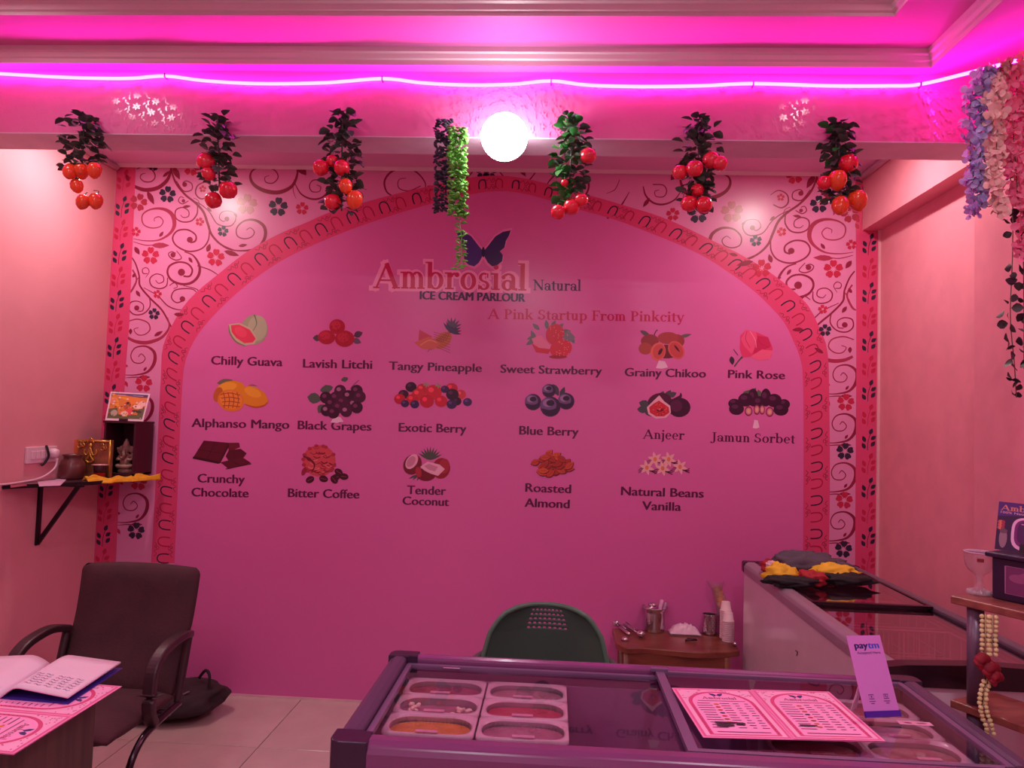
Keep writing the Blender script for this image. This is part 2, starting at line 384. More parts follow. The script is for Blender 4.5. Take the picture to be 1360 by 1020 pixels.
# foil flowers on the beam face
foil=mat('gloss_flower_print',(233,128,180),.13,var=0,spec=.9)
fa=Art(lambda u,v,h:Vector((u,YB-.0012-h,v)),0,.00001); rr=random.Random(3)
for i in range(58):
    for j in range(5):
        x=XL+.06+i*.072+rr.uniform(-.012,.012); z=zb+.022+j*.042+(.02 if i%2 else 0)
        if x>XP-.05 or z>zb+.19: continue
        a=rr.uniform(0,6.3)
        for k in range(6):
            b=a+k*1.05; fa.leaf(x+.010*math.cos(b),z+.008*math.sin(b),.015,.008,b,(224,116,168),False)
        for k in range(3):
            fa.leaf(x+.030+.008*k,z+.012-.010*k,.014,.007,.6+k,(224,116,168),False); fa.leaf(x-.028,z+.006*k-.012,.012,.006,2.6-k,(224,116,168),False)
f_=fa.build('foil_flower_print',beam,foil); f_['kind']='stuff'
# false ceiling mouldings in front of the beam: stepped profile (y,z)
def zat(py,Y): return P(680,py,Y=Y).z
z1=zat(96,YB); Y1=P(680,87,Z=z1).y; z2=zat(62,Y1-.02); Y2=P(680,21,Z=z2).y
prof=[(YB,ZC),(YB,z1),(Y1,z1),(Y1,z1+.018),(Y1-.008,z1+.022),(Y1-.012,z2-.022),(Y1-.02,z2-.018),(Y1-.02,z2),(Y2,z2),(Y2,z2+.012),(Y2-.012,z2+.014),(Y2-.018,z2+.03),(Y2-.03,z2+.034),(Y2-.035,ZC)]
XC=P(1237,97,Y=Y1).x
vs=[];m_=len(prof)
for (y,z) in prof:
    xe=XP if y>Y1-1e-6 and y>YB-1e-6 else XC+(y-Y1)
    vs+=[Vector((XL,y,z)),Vector((xe,y,z)),Vector((xe,YF,z))]
mb=MB(); mb._new(vs,[(3*i+k,3*i+k+1,3*i+4+k,3*i+3+k) for i in range(m_-1) for k in (0,1)])
t1=struct(mb.build('trim_1',[whitep,mat('ceiling_pink_less_lit',(206,112,172),.45,var=.04,vs=2)]))
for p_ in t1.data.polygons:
    if abs(p_.normal.z)>.9 and p_.area>.15: p_.material_index=1  # flat plane coloured darker than the mouldings, as less lit by the strip
# side beam along the right wall and pillar
zs=P(1145,306,Y=0).z
YPIL=-1.07
struct(MB().box2((XP,YPIL,zs),(XR,0,ZC)).build('trim_2',wallr))
struct(MB().box2((XP,YF,0),(XR,YPIL,ZC),bev=.004).build('wall_right_pillar',wallr))
# white cornice at the back ceiling corner
mb=MB(); mb.prism([(-.05,ZC),(0,ZC),(0,ZC-.0) ,(-.02,ZC-.012)],XL,XP,axis='x'); 
mb.tube([(XL+.012,-.02,ZC-.012),(XL+.012,YB+.17,ZC-.012)],.02,6); mb.tube([(XP-.012,-.02,ZC-.012),(XP-.012,YB+.17,ZC-.012)],.018,6)
struct(mb.build('trim_3',whitep))
# thin light corner strips
struct(MB().box2((XR-.012,-.012,.69),(XR,0,zs)).build('trim_4',mat('corner_bead',(235,170,185),.4)))
# ------------------------------------------------------------------ lamps
def disc_lamp(loc,r,energy,color,label,group,down=True):
    t=thing('ceiling_downlight',label,'ceiling light',loc,0,group)
    MB().lathe([(r,-.012),(r+.012,-.012),(r+.016,-.004),(r+.016,0),(r,0)],loc,24).build('trim_ring',whitep,t)
    a=math.pi*r*r
    MB().lathe([(1e-4,-.008),(r,-.008),(r,-.004),(1e-4,-.004)],loc,24).build('lens',emis('lens_'+str(color[2])+str(r),color,14 if r<.1 else 14),t)
    ld=bpy.data.lights.new('downlight','AREA'); ld.shape='DISK'; ld.size=2*r; ld.energy=energy; ld.color=color
    lo=bpy.data.objects.new('light_source',ld); COL.objects.link(lo); lo.parent=t; lo.location=(0,0,-.014)
    return t
def mirror_hit(px,py,Yp,Zt,): # a lamp on the ceiling seen mirrored in the plane Y=Yp
    q=P(px,py,Y=Yp); d=q-CAM; d.y=-d.y; t=(Zt-q.z)/d.z; return q+d*t
for (px,py,l) in ((308,268,'round warm downlight in the ceiling near the left wall, behind the beam'),(996,284,'round warm downlight in the ceiling near the right side, behind the beam')):
    h=mirror_hit(px,py,0,ZC); disc_lamp((h.x,h.y,ZC),.045,W_WARM,(1,.85,.77),l,'warm downlights behind the beam')
for (px,py,l) in ((196,140,'round cool downlight in front of the beam, left'),(1078,146,'round cool downlight in front of the beam, right')):
    h=mirror_hit(px,py,YB,ZC); disc_lamp((h.x,h.y,ZC),.13,W_COOL,(1,.86,.84),l,'cool downlights before the beam')
for i,(x,y,l) in enumerate([(-1.3,-3.3,'added unseen ceiling lamp above the desk side of the shop'),(.7,-3.3,'added unseen ceiling lamp above the freezer side of the shop'),(-.4,-4.9,'added unseen ceiling lamp near the front wall')]):
    disc_lamp((x,y,ZC),.10,W_ROOM,(1,.92,1),l,'added fill lamps over the shop floor')  # unseen lamps added to brighten the room
# bulb on the beam, its sphere enlarged to take in the glare
bp=P(670,182,Y=YB-.10)
t=thing('globe_bulb','glaring white round bulb fixed to the middle of the beam','light bulb',bp)
MB().ell(bp,(.082,.082,.082),u=24,v=16).build('globe',emis('bulb_glow',(1,.95,1),K_BULB),t)
MB().lathe([(.03,0),(.032,.03),(.045,.04),(.045,.055)],(bp.x,bp.y+.045,bp.z),20,rot=Matrix.Rotation(-PI/2,3,'X')).build('lamp_holder',whitep,t)
# LED strip
ledpx=[(-140,94),(-60,96),(0,98),(70,102),(130,104),(175,104),(220,101),(270,107),(340,111),(430,110),(508,104.5),(560,110),(620,113),(680,112),(732,107.5),(780,113),(850,115),(930,114),(1000,111),(1100,114),(1180,114),(1222,112)]
pts=[P(x,y,Y=YB-.012) for x,y in ledpx]
pts[0].x=max(pts[0].x,XL+.02)
pts+= [P(1290,96,Y=YB-.14),P(1360,78,Y=YB-.28),P(1405,68,Y=YB-.36)]
t=thing('light_strip','long glowing magenta light strip hung along the top of the beam','light strip',pts[0])
MB().tube(catmull(pts,5),.0062,8).build('glowing_tube',emis('led_magenta',(1,.02,.62),K_LED),t)
clipm=mat('clip_dark',(60,20,60),.5,var=0)
for (x,y) in ((220,100),(508,104),(732,108),(1000,111),(1222,112)):
    q=P(x,y+1,Y=YB-.012); MB().box((q.x,q.y+.001,q.z),(.004,.022,.016)).build('clip',clipm,t)
# ------------------------------------------------------------------ the printed mural
MIR=-.41
def W(u,v,h): q=P(u,v,Y=0); return Vector((q.x,-.0015-h,max(.001,min(q.z,ZC-.001))))
def WM(u,v,h): q=P(u,v,Y=0); return Vector((2*MIR-q.x,-.0015-h,max(.001,min(q.z,ZC-.001))))
def z5(u,v): return (u/3.777+130,v/3.777+210)
DR=(140,24,62); RD=(196,34,72); NV=(44,36,62); BAND=(218,68,118); SPAN=(224,136,184)
mural=thing('wall_mural','large pink printed arch mural with scroll border, butterfly logo and fruit menu on back wall','mural',(MIR,-.001,.7))
zbot=P(128,745,Y=0).z
def zb_(u): # pixel y of mural bottom at pixel x u
    return 745+ (u-128)*.026
# arch outlines in pixels
inner=[(232,748),(236,660),(240,560),(243,505),(247,478),(262,446),(289,414),(326,380),(368,350),(411,328),(480,300),(584,268),(675,254),(777,281),(817,292),(862,309),(924,335),(965,360),(1004,389),(1039,425),(1053,452),(1062,474),(1066,500),(1067,600),(1066,770)]
outer=[(201,747),(206,660),(211,557),(214,500),(217,459),(236,419),(257,392),(289,365),(326,336),(368,312),(411,294),(448,279),(563,249),(668,233),(780,259),(829,273),(883,290),(945,319),(994,344),(1035,371),(1071,403),(1085,429),(1096,454),(1100,480),(1101,520),(1102,640),(1100,772)]
inn=[(p.x,p.y) for p in catmull([(*p,0) for p in inner],4)]; out=[(p.x,p.y) for p in catmull([(*p,0) for p in outer],4)]
A=Art(W,0)
XRr=P(1166,760,Y=0).x
A.poly([(127,748),(154,205),(1150,210),(1170,300),(1166,772)],SPAN)
A.build('printed_ground',mural,printed('mural_print',.30))
# scroll work (left half, mirrored to the right)
def scrolls(fr,full=True):
    A=Art(fr,.0003,.00001)
    def st(p,w,c=DR): A.stroke([z5(*q) for q in p],[k/3.777 for k in w] if isinstance(w,(list,tuple)) else w/3.777,c)
    def dot(u,v,r,c=DR): a=z5(u,v); A.ell(a[0],a[1],r/3.777,r/3.777,0,c,n=14)
    def fl(u,v,r,c,rot=0): a=z5(u,v); A.flower(a[0],a[1],r/3.777,c,rot,(232,150,185))
    def lf(u,v,L,Wd,ang,c=DR): a=z5(u,v); A.leaf(a[0],a[1],L/3.777,Wd/3.777,ang,c)
    st([(150,120),(190,145),(240,160),(300,150),(345,115),(365,70),(372,20)],[10,16,20,20,18,12,8])
    st([(195,55),(235,42),(275,62),(288,95),(268,118),(235,118),(214,100),(220,82),(240,76)],[5,7,7,6,6,6,5,5,3])
    st([(365,10),(372,70),(395,130),(440,185),(490,225),(530,270),(552,330),(572,385),(620,435),(690,465)],[7,8,10,10,11,12,12,11,9,6])
    st([(480,215),(520,235),(560,270),(600,330),(660,342),(690,315),(688,280),(655,265),(622,272),(610,300),(630,318),(650,305)],[4,5,6,6,6,6,6,5,5,5,5,4]); dot(648,305,12)
    st([(395,115),(430,165),(470,160),(472,130),(445,115),(428,125),(436,140)],[4,6,6,5,5,4,4]); dot(436,133,12)
    st([(560,190),(520,205),(492,180),(500,140),(540,122),(575,145)],[5,7,7,6,5,3]); 
    st([(510,250),(505,215),(480,200)],[3,3,3])
    st([(455,215),(425,230),(405,215),(415,195),(432,200)],[4,5,5,4,4]); dot(430,215,9)
    st([(500,240),(498,280),(470,315),(425,320),(392,300),(392,262),(425,248),(455,265),(455,292),(430,298),(415,285)],[5,7,7,7,6,6,6,5,5,4,3])
    st([(560,340),(555,410),(520,455),(455,468),(395,440),(376,400),(400,365),(450,360),(490,385),(490,415),(465,425)],[6,7,7,8,8,8,8,8,8,9,7]); dot(462,410,15)
    st([(180,405),(240,415),(310,410),(365,375),(385,330),(370,280),(325,255),(265,258),(225,285),(228,330),(265,350),(310,345),(328,318),(310,295),(285,302),(285,318)],[3,5,8,14,20,20,14,8,7,6,6,5,5,5,4,3],(168,44,80))
    st([(180,420),(250,438),(330,425)],[3,5,2],(168,44,80))
    st([(600,420),(650,455),(730,465),(800,450),(838,400),(835,345),(790,312),(735,315),(698,350),(700,390),(735,405),(772,395),(785,370),(765,350),(745,362)],[3,5,8,12,16,16,12,8,7,6,6,5,5,4,3])
    st([(500,540),(560,560),(610,590)],[5,5,4])
    st([(395,465),(420,500),(395,512),(365,500),(355,480),(372,470),(392,478)],[4,5,6,6,5,5,4]); dot(378,486,13)
    st([(435,470),(480,490),(510,540),(505,590),(470,625),(420,632),(370,612),(350,575),(362,540),(405,522),(450,530),(474,560),(462,592),(430,592)],[5,8,12,14,13,12,11,10,10,9,9,9,9,8]); dot(420,573,18)
    st([(350,600),(345,640),(310,655),(270,640),(262,605),(290,582),(325,590),(330,618),(305,628),(290,612)],[5,6,6,6,6,5,5,5,4,3]); 
    st([(250,580),(228,578),(225,558),(245,550),(258,570),(240,600)],[4,5,4,4,4,2])
    st([(168,495),(190,530),(208,590),(212,640),(260,700),(320,760),(355,820),(375,860)],[6,7,8,9,9,9,8,6])
    st([(212,640),(205,600),(160,680)],[3,4,2]); st([(175,560),(195,610),(170,665),(150,680)],[8,8,10,6],(168,44,80))
    st([(260,700),(262,745),(230,780),(185,785),(158,760),(165,725),(200,718),(228,735),(225,765),(200,768)],[5,6,6,6,6,6,5,5,5,4]); dot(196,752,13)
    st([(230,650),(300,690),(350,740),(400,760),(450,760)],[3,5,6,5,3])
    st([(350,800),(358,850),(320,900),(250,925),(190,920),(150,900)],[6,9,14,18,16,12],(168,44,80))
    st([(150,820),(200,808),(250,825),(262,860),(235,885),(200,885),(182,860),(205,850)],[5,6,6,6,5,5,4,3],(168,44,80))
    st([(360,870),(350,900),(380,860)],[3,4,3])
    st([(510,690),(480,660),(430,655),(385,665),(370,700),(395,725),(430,715)],[3,5,6,6,6,6,6]); dot(425,707,14); st([(360,640),(385,625),(400,645),(380,655)],[4,5,4,3])
    st([(430,640),(500,660),(495,690)],[3,5,4])
    st([(600,620),(565,622),(540,640),(545,655)],[4,6,8,8])
    st([(990,30),(1002,75),(975,140),(910,172),(840,165),(785,135),(765,95),(780,60),(830,48),(885,60),(905,95),(880,125),(845,122),(838,98),(860,88)],[8,10,16,20,20,16,12,8,7,6,6,6,5,4,3])
    st([(990,130),(1020,180),(1070,205),(1120,200),(1160,165),(1175,120)],[4,7,9,9,8,5])
    st([(1130,110),(1080,112),(1062,140),(1075,168),(1110,168),(1118,145),(1098,135)],[5,5,5,5,4,4,3]); st([(985,110),(980,160),(995,205)],[3,3,1])
    st([(1340,280),(1300,250),(1270,210),(1240,150)],[16,14,8,3]); st([(1290,90),(1310,140),(1350,160)],[3,4,2])
    # beyond the third garland
    st([(1500,200),(1450,170),(1440,110),(1490,60),(1580,60),(1640,120),(1640,180)],[6,8,10,10,8,6,3]); st([(1620,140),(1560,165),(1510,150),(1510,110),(1545,100)],[5,5,5,4,3])
    st([(1700,60),(1740,110),(1820,120),(1880,70)],[5,8,10,5]); lf(1680,150,60,20,.3); lf(1770,60,70,26,2.2); fl(1930,70,34,NV)
    for (u,v,r,c,ro) in ((350,183,42,NV,.1),(905,245,48,NV,.1),(1025,253,32,RD,.1),(748,232,52,(190,110,120),.1),(205,222,44,(176,40,70),.3),(470,50,40,RD,.2),(265,490,44,RD,.05),(592,500,44,RD,.1),(628,367,28,NV,.2),(512,320,22,RD,.3),(192,370,24,RD,.2),(283,782,29,NV,.1),(300,683,22,RD,.2),(527,155,18,RD,0),(280,35,30,NV,.2),(730,35,22,DR,.2)): fl(u,v,r,c,ro)
    for (u,v,L,Wd,an) in ((395,75,75,30,1.1),(266,200,75,28,1.1),(345,80,50,16,-.7),(447,243,40,14,-.1),(560,258,32,14,.8),(556,450,44,22,-1.2),(672,478,80,26,.3),(728,438,44,16,-.2),(315,438,92,28,0),(320,382,34,16,-.9),(198,465,46,24,1.0),(466,512,34,16,1.0),(203,680,38,18,1.0),(183,588,28,16,-.9),(305,880,50,18,-.5),(408,785,52,20,.1),(1025,60,70,40,.9),(165,870,30,18,1.6),(150,100,40,20,1.2),(1155,200,55,20,1.0),(690,285,24,12,.8)): lf(u,v,L,Wd,an,DR if L<90 else (168,44,80))
    return A
s1=scrolls(W).build('scroll_print',mural,printed('mural_print')); s1['kind']='stuff'
s2=scrolls(WM).build('scroll_print',mural,printed('mural_print')); s2['kind']='stuff'
# column pattern between leaf band and arch leg (pixel coordinates, both sides)
def column(side):
    A=Art(W,.0003,.00001)
    N=4
    for k in range(N):
        if side<0: cy=474+k*65.2; cx=188-k*3.4
        else: cy=499+k*65.0; cx=1120-k*1.0
        s=1.0
        def q(u,v): return (cx+u*s,cy+v*s)
        if side<0: m=1
        else: m=1
        A.stroke([q(m*-22,24),q(m*-8,24),q(m*8,20),q(m*17,8),q(m*17,-6),q(m*6,-14),q(m*-8,-12),q(m*-14,-2),q(m*-10,7),q(m*0,8),q(m*5,2),q(m*0,-4),q(m*-4,0)],[.8,1.6,3,4.6,4,2.4,1.6,1.4,1.4,1.3,1.2,1.2,1],DR if k%2 else (150,30,66))
        A.stroke([q(m*-22,28),q(m*-8,27),q(m*6,28)],[.5,1.4,.6],DR)
        A.leaf(*q(m*4,27),16,5,0 if m>0 else PI,DR); A.leaf(*q(m*5,16),7,3.4,-.9,DR); A.leaf(*q(m*-20,12),5,4,.3,RD); A.leaf(*q(m*-20,36),9,4.5,1.1,RD)
        A.flower(*q(m*3,36-.5),11.5,RD if k%2==0 else NV,.1,(232,150,185))
    o=A.build('scroll_print',mural,printed('mural_print')); o['kind']='stuff'
column(-1); column(1)
# leaf bands at both edges
A=Art(W,.0008,.00002)
A.poly([(125.5,748),(140,480),(156,215),(181,216),(172,430),(168,480),(163,560),(154,749)],BAND)
A.build('leaf_band_ground',mural,printed('mural_print')); A=Art(W,.0008,.00002); A.poly([(1135,800),(1137,500),(1137,420),(1136,238),(1160,238),(1172,320),(1171,480),(1167,800)],BAND)
A.build('leaf_band_ground',mural,printed('mural_print'))
def sprig(A,cx,cy,c,tilt,m=1):
    for (u,v,L,an) in ((4*m,-13,9,-1.15),(7*m,-4.5,8.5,-.65),(6.5*m,3.5,9,-.9),(-5.5*m,-3,9,-2.0),(-6*m,6,9,-2.1)):
        a=an if m>0 else PI-an
        A.leaf(cx+u,cy+v,L,5.4,a,c,False)
    A.stroke([(cx+3*m,cy-9),(cx,cy),(cx-1*m,cy+12)],.7,c,adv=False)
A=Art(W,.0009,.00002)
for k in range(17):
    y=242+k*31.2; x=166-(y-242)*.058-(0 if k else 0); x=164-(y-242)*.0575
    if k: sprig(A,x,y+4,NV if k%2==1 else RD,0)
    else: sprig(A,x,y,RD,0)
for k in range(17):
    y=262+k*32.4; x=1154-(y-262)*.004
    if y<310: x=1144
    if y<760: sprig(A,x,y,RD if k%2==1 else NV,0)
o=A.build('leaf_sprig_print',mural,printed('mural_print')); o['kind']='stuff'
# arch interior and arch band
def strip(A,a,b,col):
    n=min(len(a),len(b))
    def res(l,n):
        d=[0]
        for i in range(1,len(l)): d.append(d[-1]+math.hypot(l[i][0]-l[i-1][0],l[i][1]-l[i-1][1]))
        o=[];j=0
        for k in range(n):
            t=d[-1]*k/(n-1)
            while j<len(d)-2 and d[j+1]<t: j+=1
            f=(t-d[j])/max(1e-9,d[j+1]-d[j]); o.append((l[j][0]+(l[j+1][0]-l[j][0])*f,l[j][1]+(l[j+1][1]-l[j][1])*f))
        return o
    a=res(a,120); b=res(b,120)
    A.raw(a+b,[(i,i+1,120+i+1,120+i) for i in range(119)],col); return a,b
A=Art(W,.0007,.00002)
# interior as fan of quads down to the mural bottom
iv=[p for p in inn]; vs=iv+[(p[0],940+(p[0]-232)*.03) for p in iv]
A.raw(vs,[(i,i+1,len(iv)+i+1,len(iv)+i) for i in range(len(iv)-1)],(219,104,172))
A.build('arch_field',mural,printed('mural_print',.30))
A=Art(W,.0009,.00002); ra,rb=strip(A,inn,out,BAND); A.build('arch_band',mural,printed('mural_print'))
A=Art(W,.0011,.00001)
# U marks along the band
mid=[((a[0]+b[0])/2,(a[1]+b[1])/2,(b[0]-a[0]),(b[1]-a[1])) for a,b in zip(ra,rb)]
dd=[0]
for i in range(1,len(mid)): dd.append(dd[-1]+math.hypot(mid[i][0]-mid[i-1][0],mid[i][1]-mid[i-1][1]))
def at(t):
    j=0
    while j<len(dd)-2 and dd[j+1]<t: j+=1
    f=(t-dd[j])/(dd[j+1]-dd[j]); a,b=mid[j],mid[j+1]
    p=(a[0]+(b[0]-a[0])*f,a[1]+(b[1]-a[1])*f); nv=Vector((a[2]+(b[2]-a[2])*f,a[3]+(b[3]-a[3])*f)); ln=nv.length; nv.normalize()
    tv=Vector((b[0]-a[0],b[1]-a[1])).normalized(); return p,tv,nv,ln
t=6;k=0
while t<dd[-1]-4:
    p,tv,nv,ln=at(t); s=min(.86,ln/32)
    def q(a,b): return (p[0]+(tv.x*a+nv.x*b)*s,p[1]+(tv.y*a+nv.y*b)*s)
    c=NV if k%2==0 else (178,30,66)
    A.stroke([q(-6.5,-9),q(-7,-2),q(-6,5),q(-2.5,8.5),q(2.5,8.5),q(6,5),q(7,-2),q(6.5,-9)],1.7,c,adv=False)
    if k%2==0:
        for sd in (-1,1):
            p2,tv,nv,ln=at(min(t+11,dd[-1]-1)); 
            def q(a,b): return (p2[0]+tv.x*a+nv.x*b,p2[1]+tv.y*a+nv.y*b)
            e=ln/2-3.2
            A.stroke([q(-9,sd*e),q(-5,sd*(e-3)),q(-2,sd*e),q(1,sd*(e-4)),q(4,sd*e),q(7,sd*(e-3)),q(10,sd*e)],.7,(150,30,60),adv=False)
            A.stroke([q(0,sd*(e-5)),q(3,sd*(e-6)),q(5,sd*(e-3)),q(2,sd*(e-2))],.7,(150,30,60),adv=False)
    t+=22.3;k+=1
o=A.build('arch_band_print',mural,printed('mural_print')); o['kind']='stuff'
# ---- lettering
TX=(92,22,66)
def word(name,s,x0,y0,x1,y1,cap,col=TX,font='sans',bold=.03,h=.0013):
    A=Art(W,h,.00002); A.text(s,x0,y0,x1,y1,cap,col,font,bold); return A.build(name,mural,printed('mural_print'))
for s,x0,y0,x1,y1,cap,f in [('Chilly Guava',281,484,375,486.5,11,'sans'),('Lavish Litchi',403,488,494,490,11,'sans'),('Tangy Pineapple',517,491,639.5,494,10.5,'sans'),('Sweet Strawberry',665,495,799,498,10.5,'sans'),
 ('Grainy Chikoo',830,499.5,937,501.5,10.5,'sans'),('Pink Rose',967,502,1042,503.7,10.5,'sans'),('Alphanso Mango',255,567,384,569.5,11,'sans'),('Black Grapes',396,570,493,572,11,'sans'),('Exotic Berry',530,573,619,575,11,'sans'),
 ('Blue Berry',690,577,768,579,11,'sans'),('Anjeer',854,582.5,909,584,11,'serif'),('Jamun Sorbet',944,586,1056,589,11,'serif'),('Crunchy',263,640.5,325,642,11,'sans'),('Chocolate',255,659,330,660.5,11,'sans'),('Bitter Coffee',383,660,477,662,11,'sans'),
 ('Tender',541,656,592,657.5,11,'sans'),('Coconut',535,670,596,672,10.5,'sans'),('Roasted',698,653,758,655,11,'sans'),('Almond',697,673,756,675,11,'sans'),('Natural Beans',825,657.5,934,661,11,'sans'),('Vanilla',853,677,904,678.5,11,'sans')]:
    word('lettering',s,x0,y0,x1,y1,cap*1.1,TX,f,.03 if f=='sans' else .004)
word('logo_outline','Ambrosial',494,383.5,703,387,35,(246,154,200),'serif',.055,h=.0012)
word('logo_lettering','Ambrosial',497,382.5,700,386,33,(200,26,88),'serif',.004,h=.0014)
word('lettering','ICE CREAM PARLOUR',558,397.5,697,401,11.5,(66,24,72),'sans',.04)
word('lettering','Natural',708,385.5,772,386.5,14,(66,22,72),'serif',.004)
word('lettering','A Pink Startup From Pinkcity',648,423.5,909,427.5,13,(196,18,84),'serif',.006)
# butterfly
A=Art(W,.0014,.00004)
def bw(m,g):
    # wings around (641.6,332)
    cx,cy=642,334
    up=[(0,0),(6,-7),(16,-20),(26,-26),(36.5,-28),(34,-21),(30,-14),(28,-5),(22,0),(26,5),(25,13),(19,18),(12,20),(6,15),(2,8)]
    M=[sum(p[0] for p in up)/len(up),sum(p[1] for p in up)/len(up)]
    return [(cx+m*(M[0]+(x-M[0])*g),cy+M[1]+(y-M[1])*g) for x,y in up]
for m in (-1,1): A.poly(bw(m,1.14),(232,130,180),False)
A.h+=.00004
for m in (-1,1):
    A.poly(bw(m,1),(52,34,92) if m>0 else (68,48,122),False)
A.h+=.00004
A.ell(642,335,2.2,7,0,(36,24,60)); A.stroke([(641,328),(638,320),(634,316)],.6,(200,110,150)); A.stroke([(643,328),(646,321),(651,317)],.6,(200,110,150))
A.build('butterfly_print',mural,printed('mural_print'))
# ---- fruit prints
def fruit(fn):
    A=Art(W,.0013,.00003); fn(A); return A.build('fruit_print',mural,printed('mural_print'))
def guava(A):
    A.ell(338,438,18,20,.1,(158,160,130)); A.ell(342,436,13,17,.1,(176,176,146)); A.stroke([(338,418),(341,430),(336,440)],[2,1.2,.6],(110,120,90))
    A.poly([(304,431),(318,429),(334,436),(342,450),(338,457),(325,459),(313,453),(305,442)],(196,180,150)); A.poly([(307,432),(318,431),(332,438),(340,450),(336,455),(325,456),(314,449),(308,441)],(224,60,92)); A.ell(320,441,9,6,.6,(232,74,104))
    A.stroke([(304,432),(306,443),(314,454),(326,459.5)],[1,2,2,1],(120,130,96))
def litchi(A):
    A.leaf(421,449,11,9,PI,(84,70,84)); A.leaf(476,444,13,9,-.4,(84,60,84)); A.leaf(474,453,13,8,.4,(100,84,104))
    for c in ((434,448,11.5,9.5),(458,450,13,11),(448,434,10.5,10)): A.ell(*c,0,(178,30,56)); A.ell(c[0]-2,c[1]-2,c[2]*.6,c[3]*.6,0,(196,44,70)); 
    rr=random.Random(1)
    for _ in range(40): c=rr.choice(((434,448,9),(458,450,10),(448,434,8))); a=rr.uniform(0,6.3); A.ell(c[0]+rr.random()*c[2]*math.cos(a),c[1]+rr.random()*c[2]*math.sin(a)*.85,.8,.7,0,(150,20,44),n=5,adv=False)
def pine(A):
    A.ell(588,452,14,9,-.7,(196,104,66)); 
    for i in range(-3,4):
        A.stroke([(580+i*4,460+i*-2.5),(590+i*3,444-i*2)],.7,(140,50,50),adv=False); A.stroke([(576,450-i*3),(598,458-i*3.6)],.5,(140,50,50),adv=False)
    for a in range(9): an=-2.2+a*.3; A.leaf(598+7*math.cos(an),441+7*math.sin(an),17,3.6,an,(66,50,84),adv=False)
    A.h+=.00003
    for a in range(5): an=-2.0+a*.4; A.leaf(600+8*math.cos(an),436+8*math.sin(an),13,3,an,(90,74,100),adv=False)
    A.poly([(557,438),(574,447),(566,458),(556,452)],(196,64,92)); A.poly([(550,455),(570,447),(586,456),(576,464),(560,463)],(206,98,82)); A.stroke([(558,459),(570,452),(580,455)],.8,(236,150,120))
def straw(A):
    for (x,y,an) in ((712,434,-2.4),(726,431,-1.7),(735,431,-1.1),(744,434,-.8),(752,440,0),(758,446,.4),(760,451,1.1),(706,449,2.9),(704,455,2.6),(708,445,-2)): A.leaf(x,y,13,6,an,(110,112,110),adv=False)
    A.h+=.00003
    A.ell(755,447,8,6,.5,(124,120,128)); A.ell(737,444,12,14,.3,(206,34,66)); A.poly([(706,450),(718,445),(734,462),(728,469),(714,468)],(232,120,160)); A.poly([(706,456),(716,462),(732,464),(728,470),(712,468)],(206,34,66)); A.ell(745,463,15,12,-.3,(214,36,66)); A.ell(741,474,12,2.5,0,(170,20,50))
    rr=random.Random(2)
    for _ in range(40): A.ell(rr.uniform(730,756),rr.uniform(434,472),.7,.7,0,(240,140,120),n=5,adv=False)
def chik(A):
    A.leaf(857,443,16,6,.5,(96,84,84)); A.leaf(910,446,18,5,-.25,(104,96,92)); A.stroke([(868,448),(870,442),(873,438)],1.4,(90,40,50))
    for e in ((863,453,12,9,(150,50,58)),(857,463,9,8,(176,70,64)),(899,453,10,9,(160,56,60)),(887,449,14,8,(170,62,66)),(885,467,20,9,(110,30,44))): A.ell(*e[:4],0,e[4])
    A.ell(874,467,10,12,.25,(222,104,92)); A.ell(875,467,8,10,.25,(206,78,80)); A.ell(877,467,2.2,5,.5,(80,20,34)); A.ell(898,465,10,13,-.6,(214,92,84)); A.ell(898,465,8,11,-.6,(200,70,76)); A.leaf(899,463,13,3,.9,(80,20,34))
def rose(A):
    A.stroke([(975,487),(982,478),(988,472)],[2,2,3],(80,84,70)); A.leaf(972,479,12,7,1.4,(60,44,64)); A.stroke([(974,464),(980,472)],1.2,(110,60,80))
    A.poly([(982,462),(983,446),(991,438),(1004,441),(1020,448),(1026,462),(1024,474),(1010,478),(996,474),(986,475)],(226,60,114)); A.poly([(991,438),(1004,441),(1006,456),(998,470),(988,460),(984,450)],(236,84,132)); A.poly([(1006,446),(1020,448),(1024,460),(1010,468),(1000,470)],(206,40,96)); A.stroke([(996,440),(1003,452),(1004,462)],.8,(246,150,180)); A.poly([(996,474),(1012,464),(1026,466),(1022,477),(1008,479)],(240,96,140))
    A.stroke([(992,440),(990,450),(996,462)],.7,(190,30,84)); A.stroke([(1006,446),(1010,456),(1022,462)],.7,(186,30,84))
def mango(A):
    A.leaf(299,507,22,8,-.2,(112,104,84)); A.ell(306,518,20,12,-.2,(224,140,30)); A.ell(302,514,13,6,-.2,(238,164,50)); A.ell(290,524,6,10,.3,(196,96,40)); A.stroke([(330,512),(336,511.5),(342,513)],[.5,1.6,.5],(120,110,70))
    A.poly([(320,518),(330,512),(342,515),(352,522),(357,533),(348,540),(336,540),(325,536)],(226,140,32)); A.ell(336,521,12,6,.4,(238,160,50)); A.stroke([(326,537),(338,540.5),(350,539),(356,534)],[1,2,2,1],(190,84,40))
    A.ell(307,532,18,14.5,.25,(226,128,46)); A.ell(307,531,15,12,.25,(236,140,56))
    for k in range(4): A.stroke([(293+k,524+k*5),(306,522+k*5.6),(319,525+k*5)],1.2,(176,70,30),adv=False); A.stroke([(297+k*6,521),(299+k*6,531),(298+k*5.6,542)],1.1,(176,70,30),adv=False)
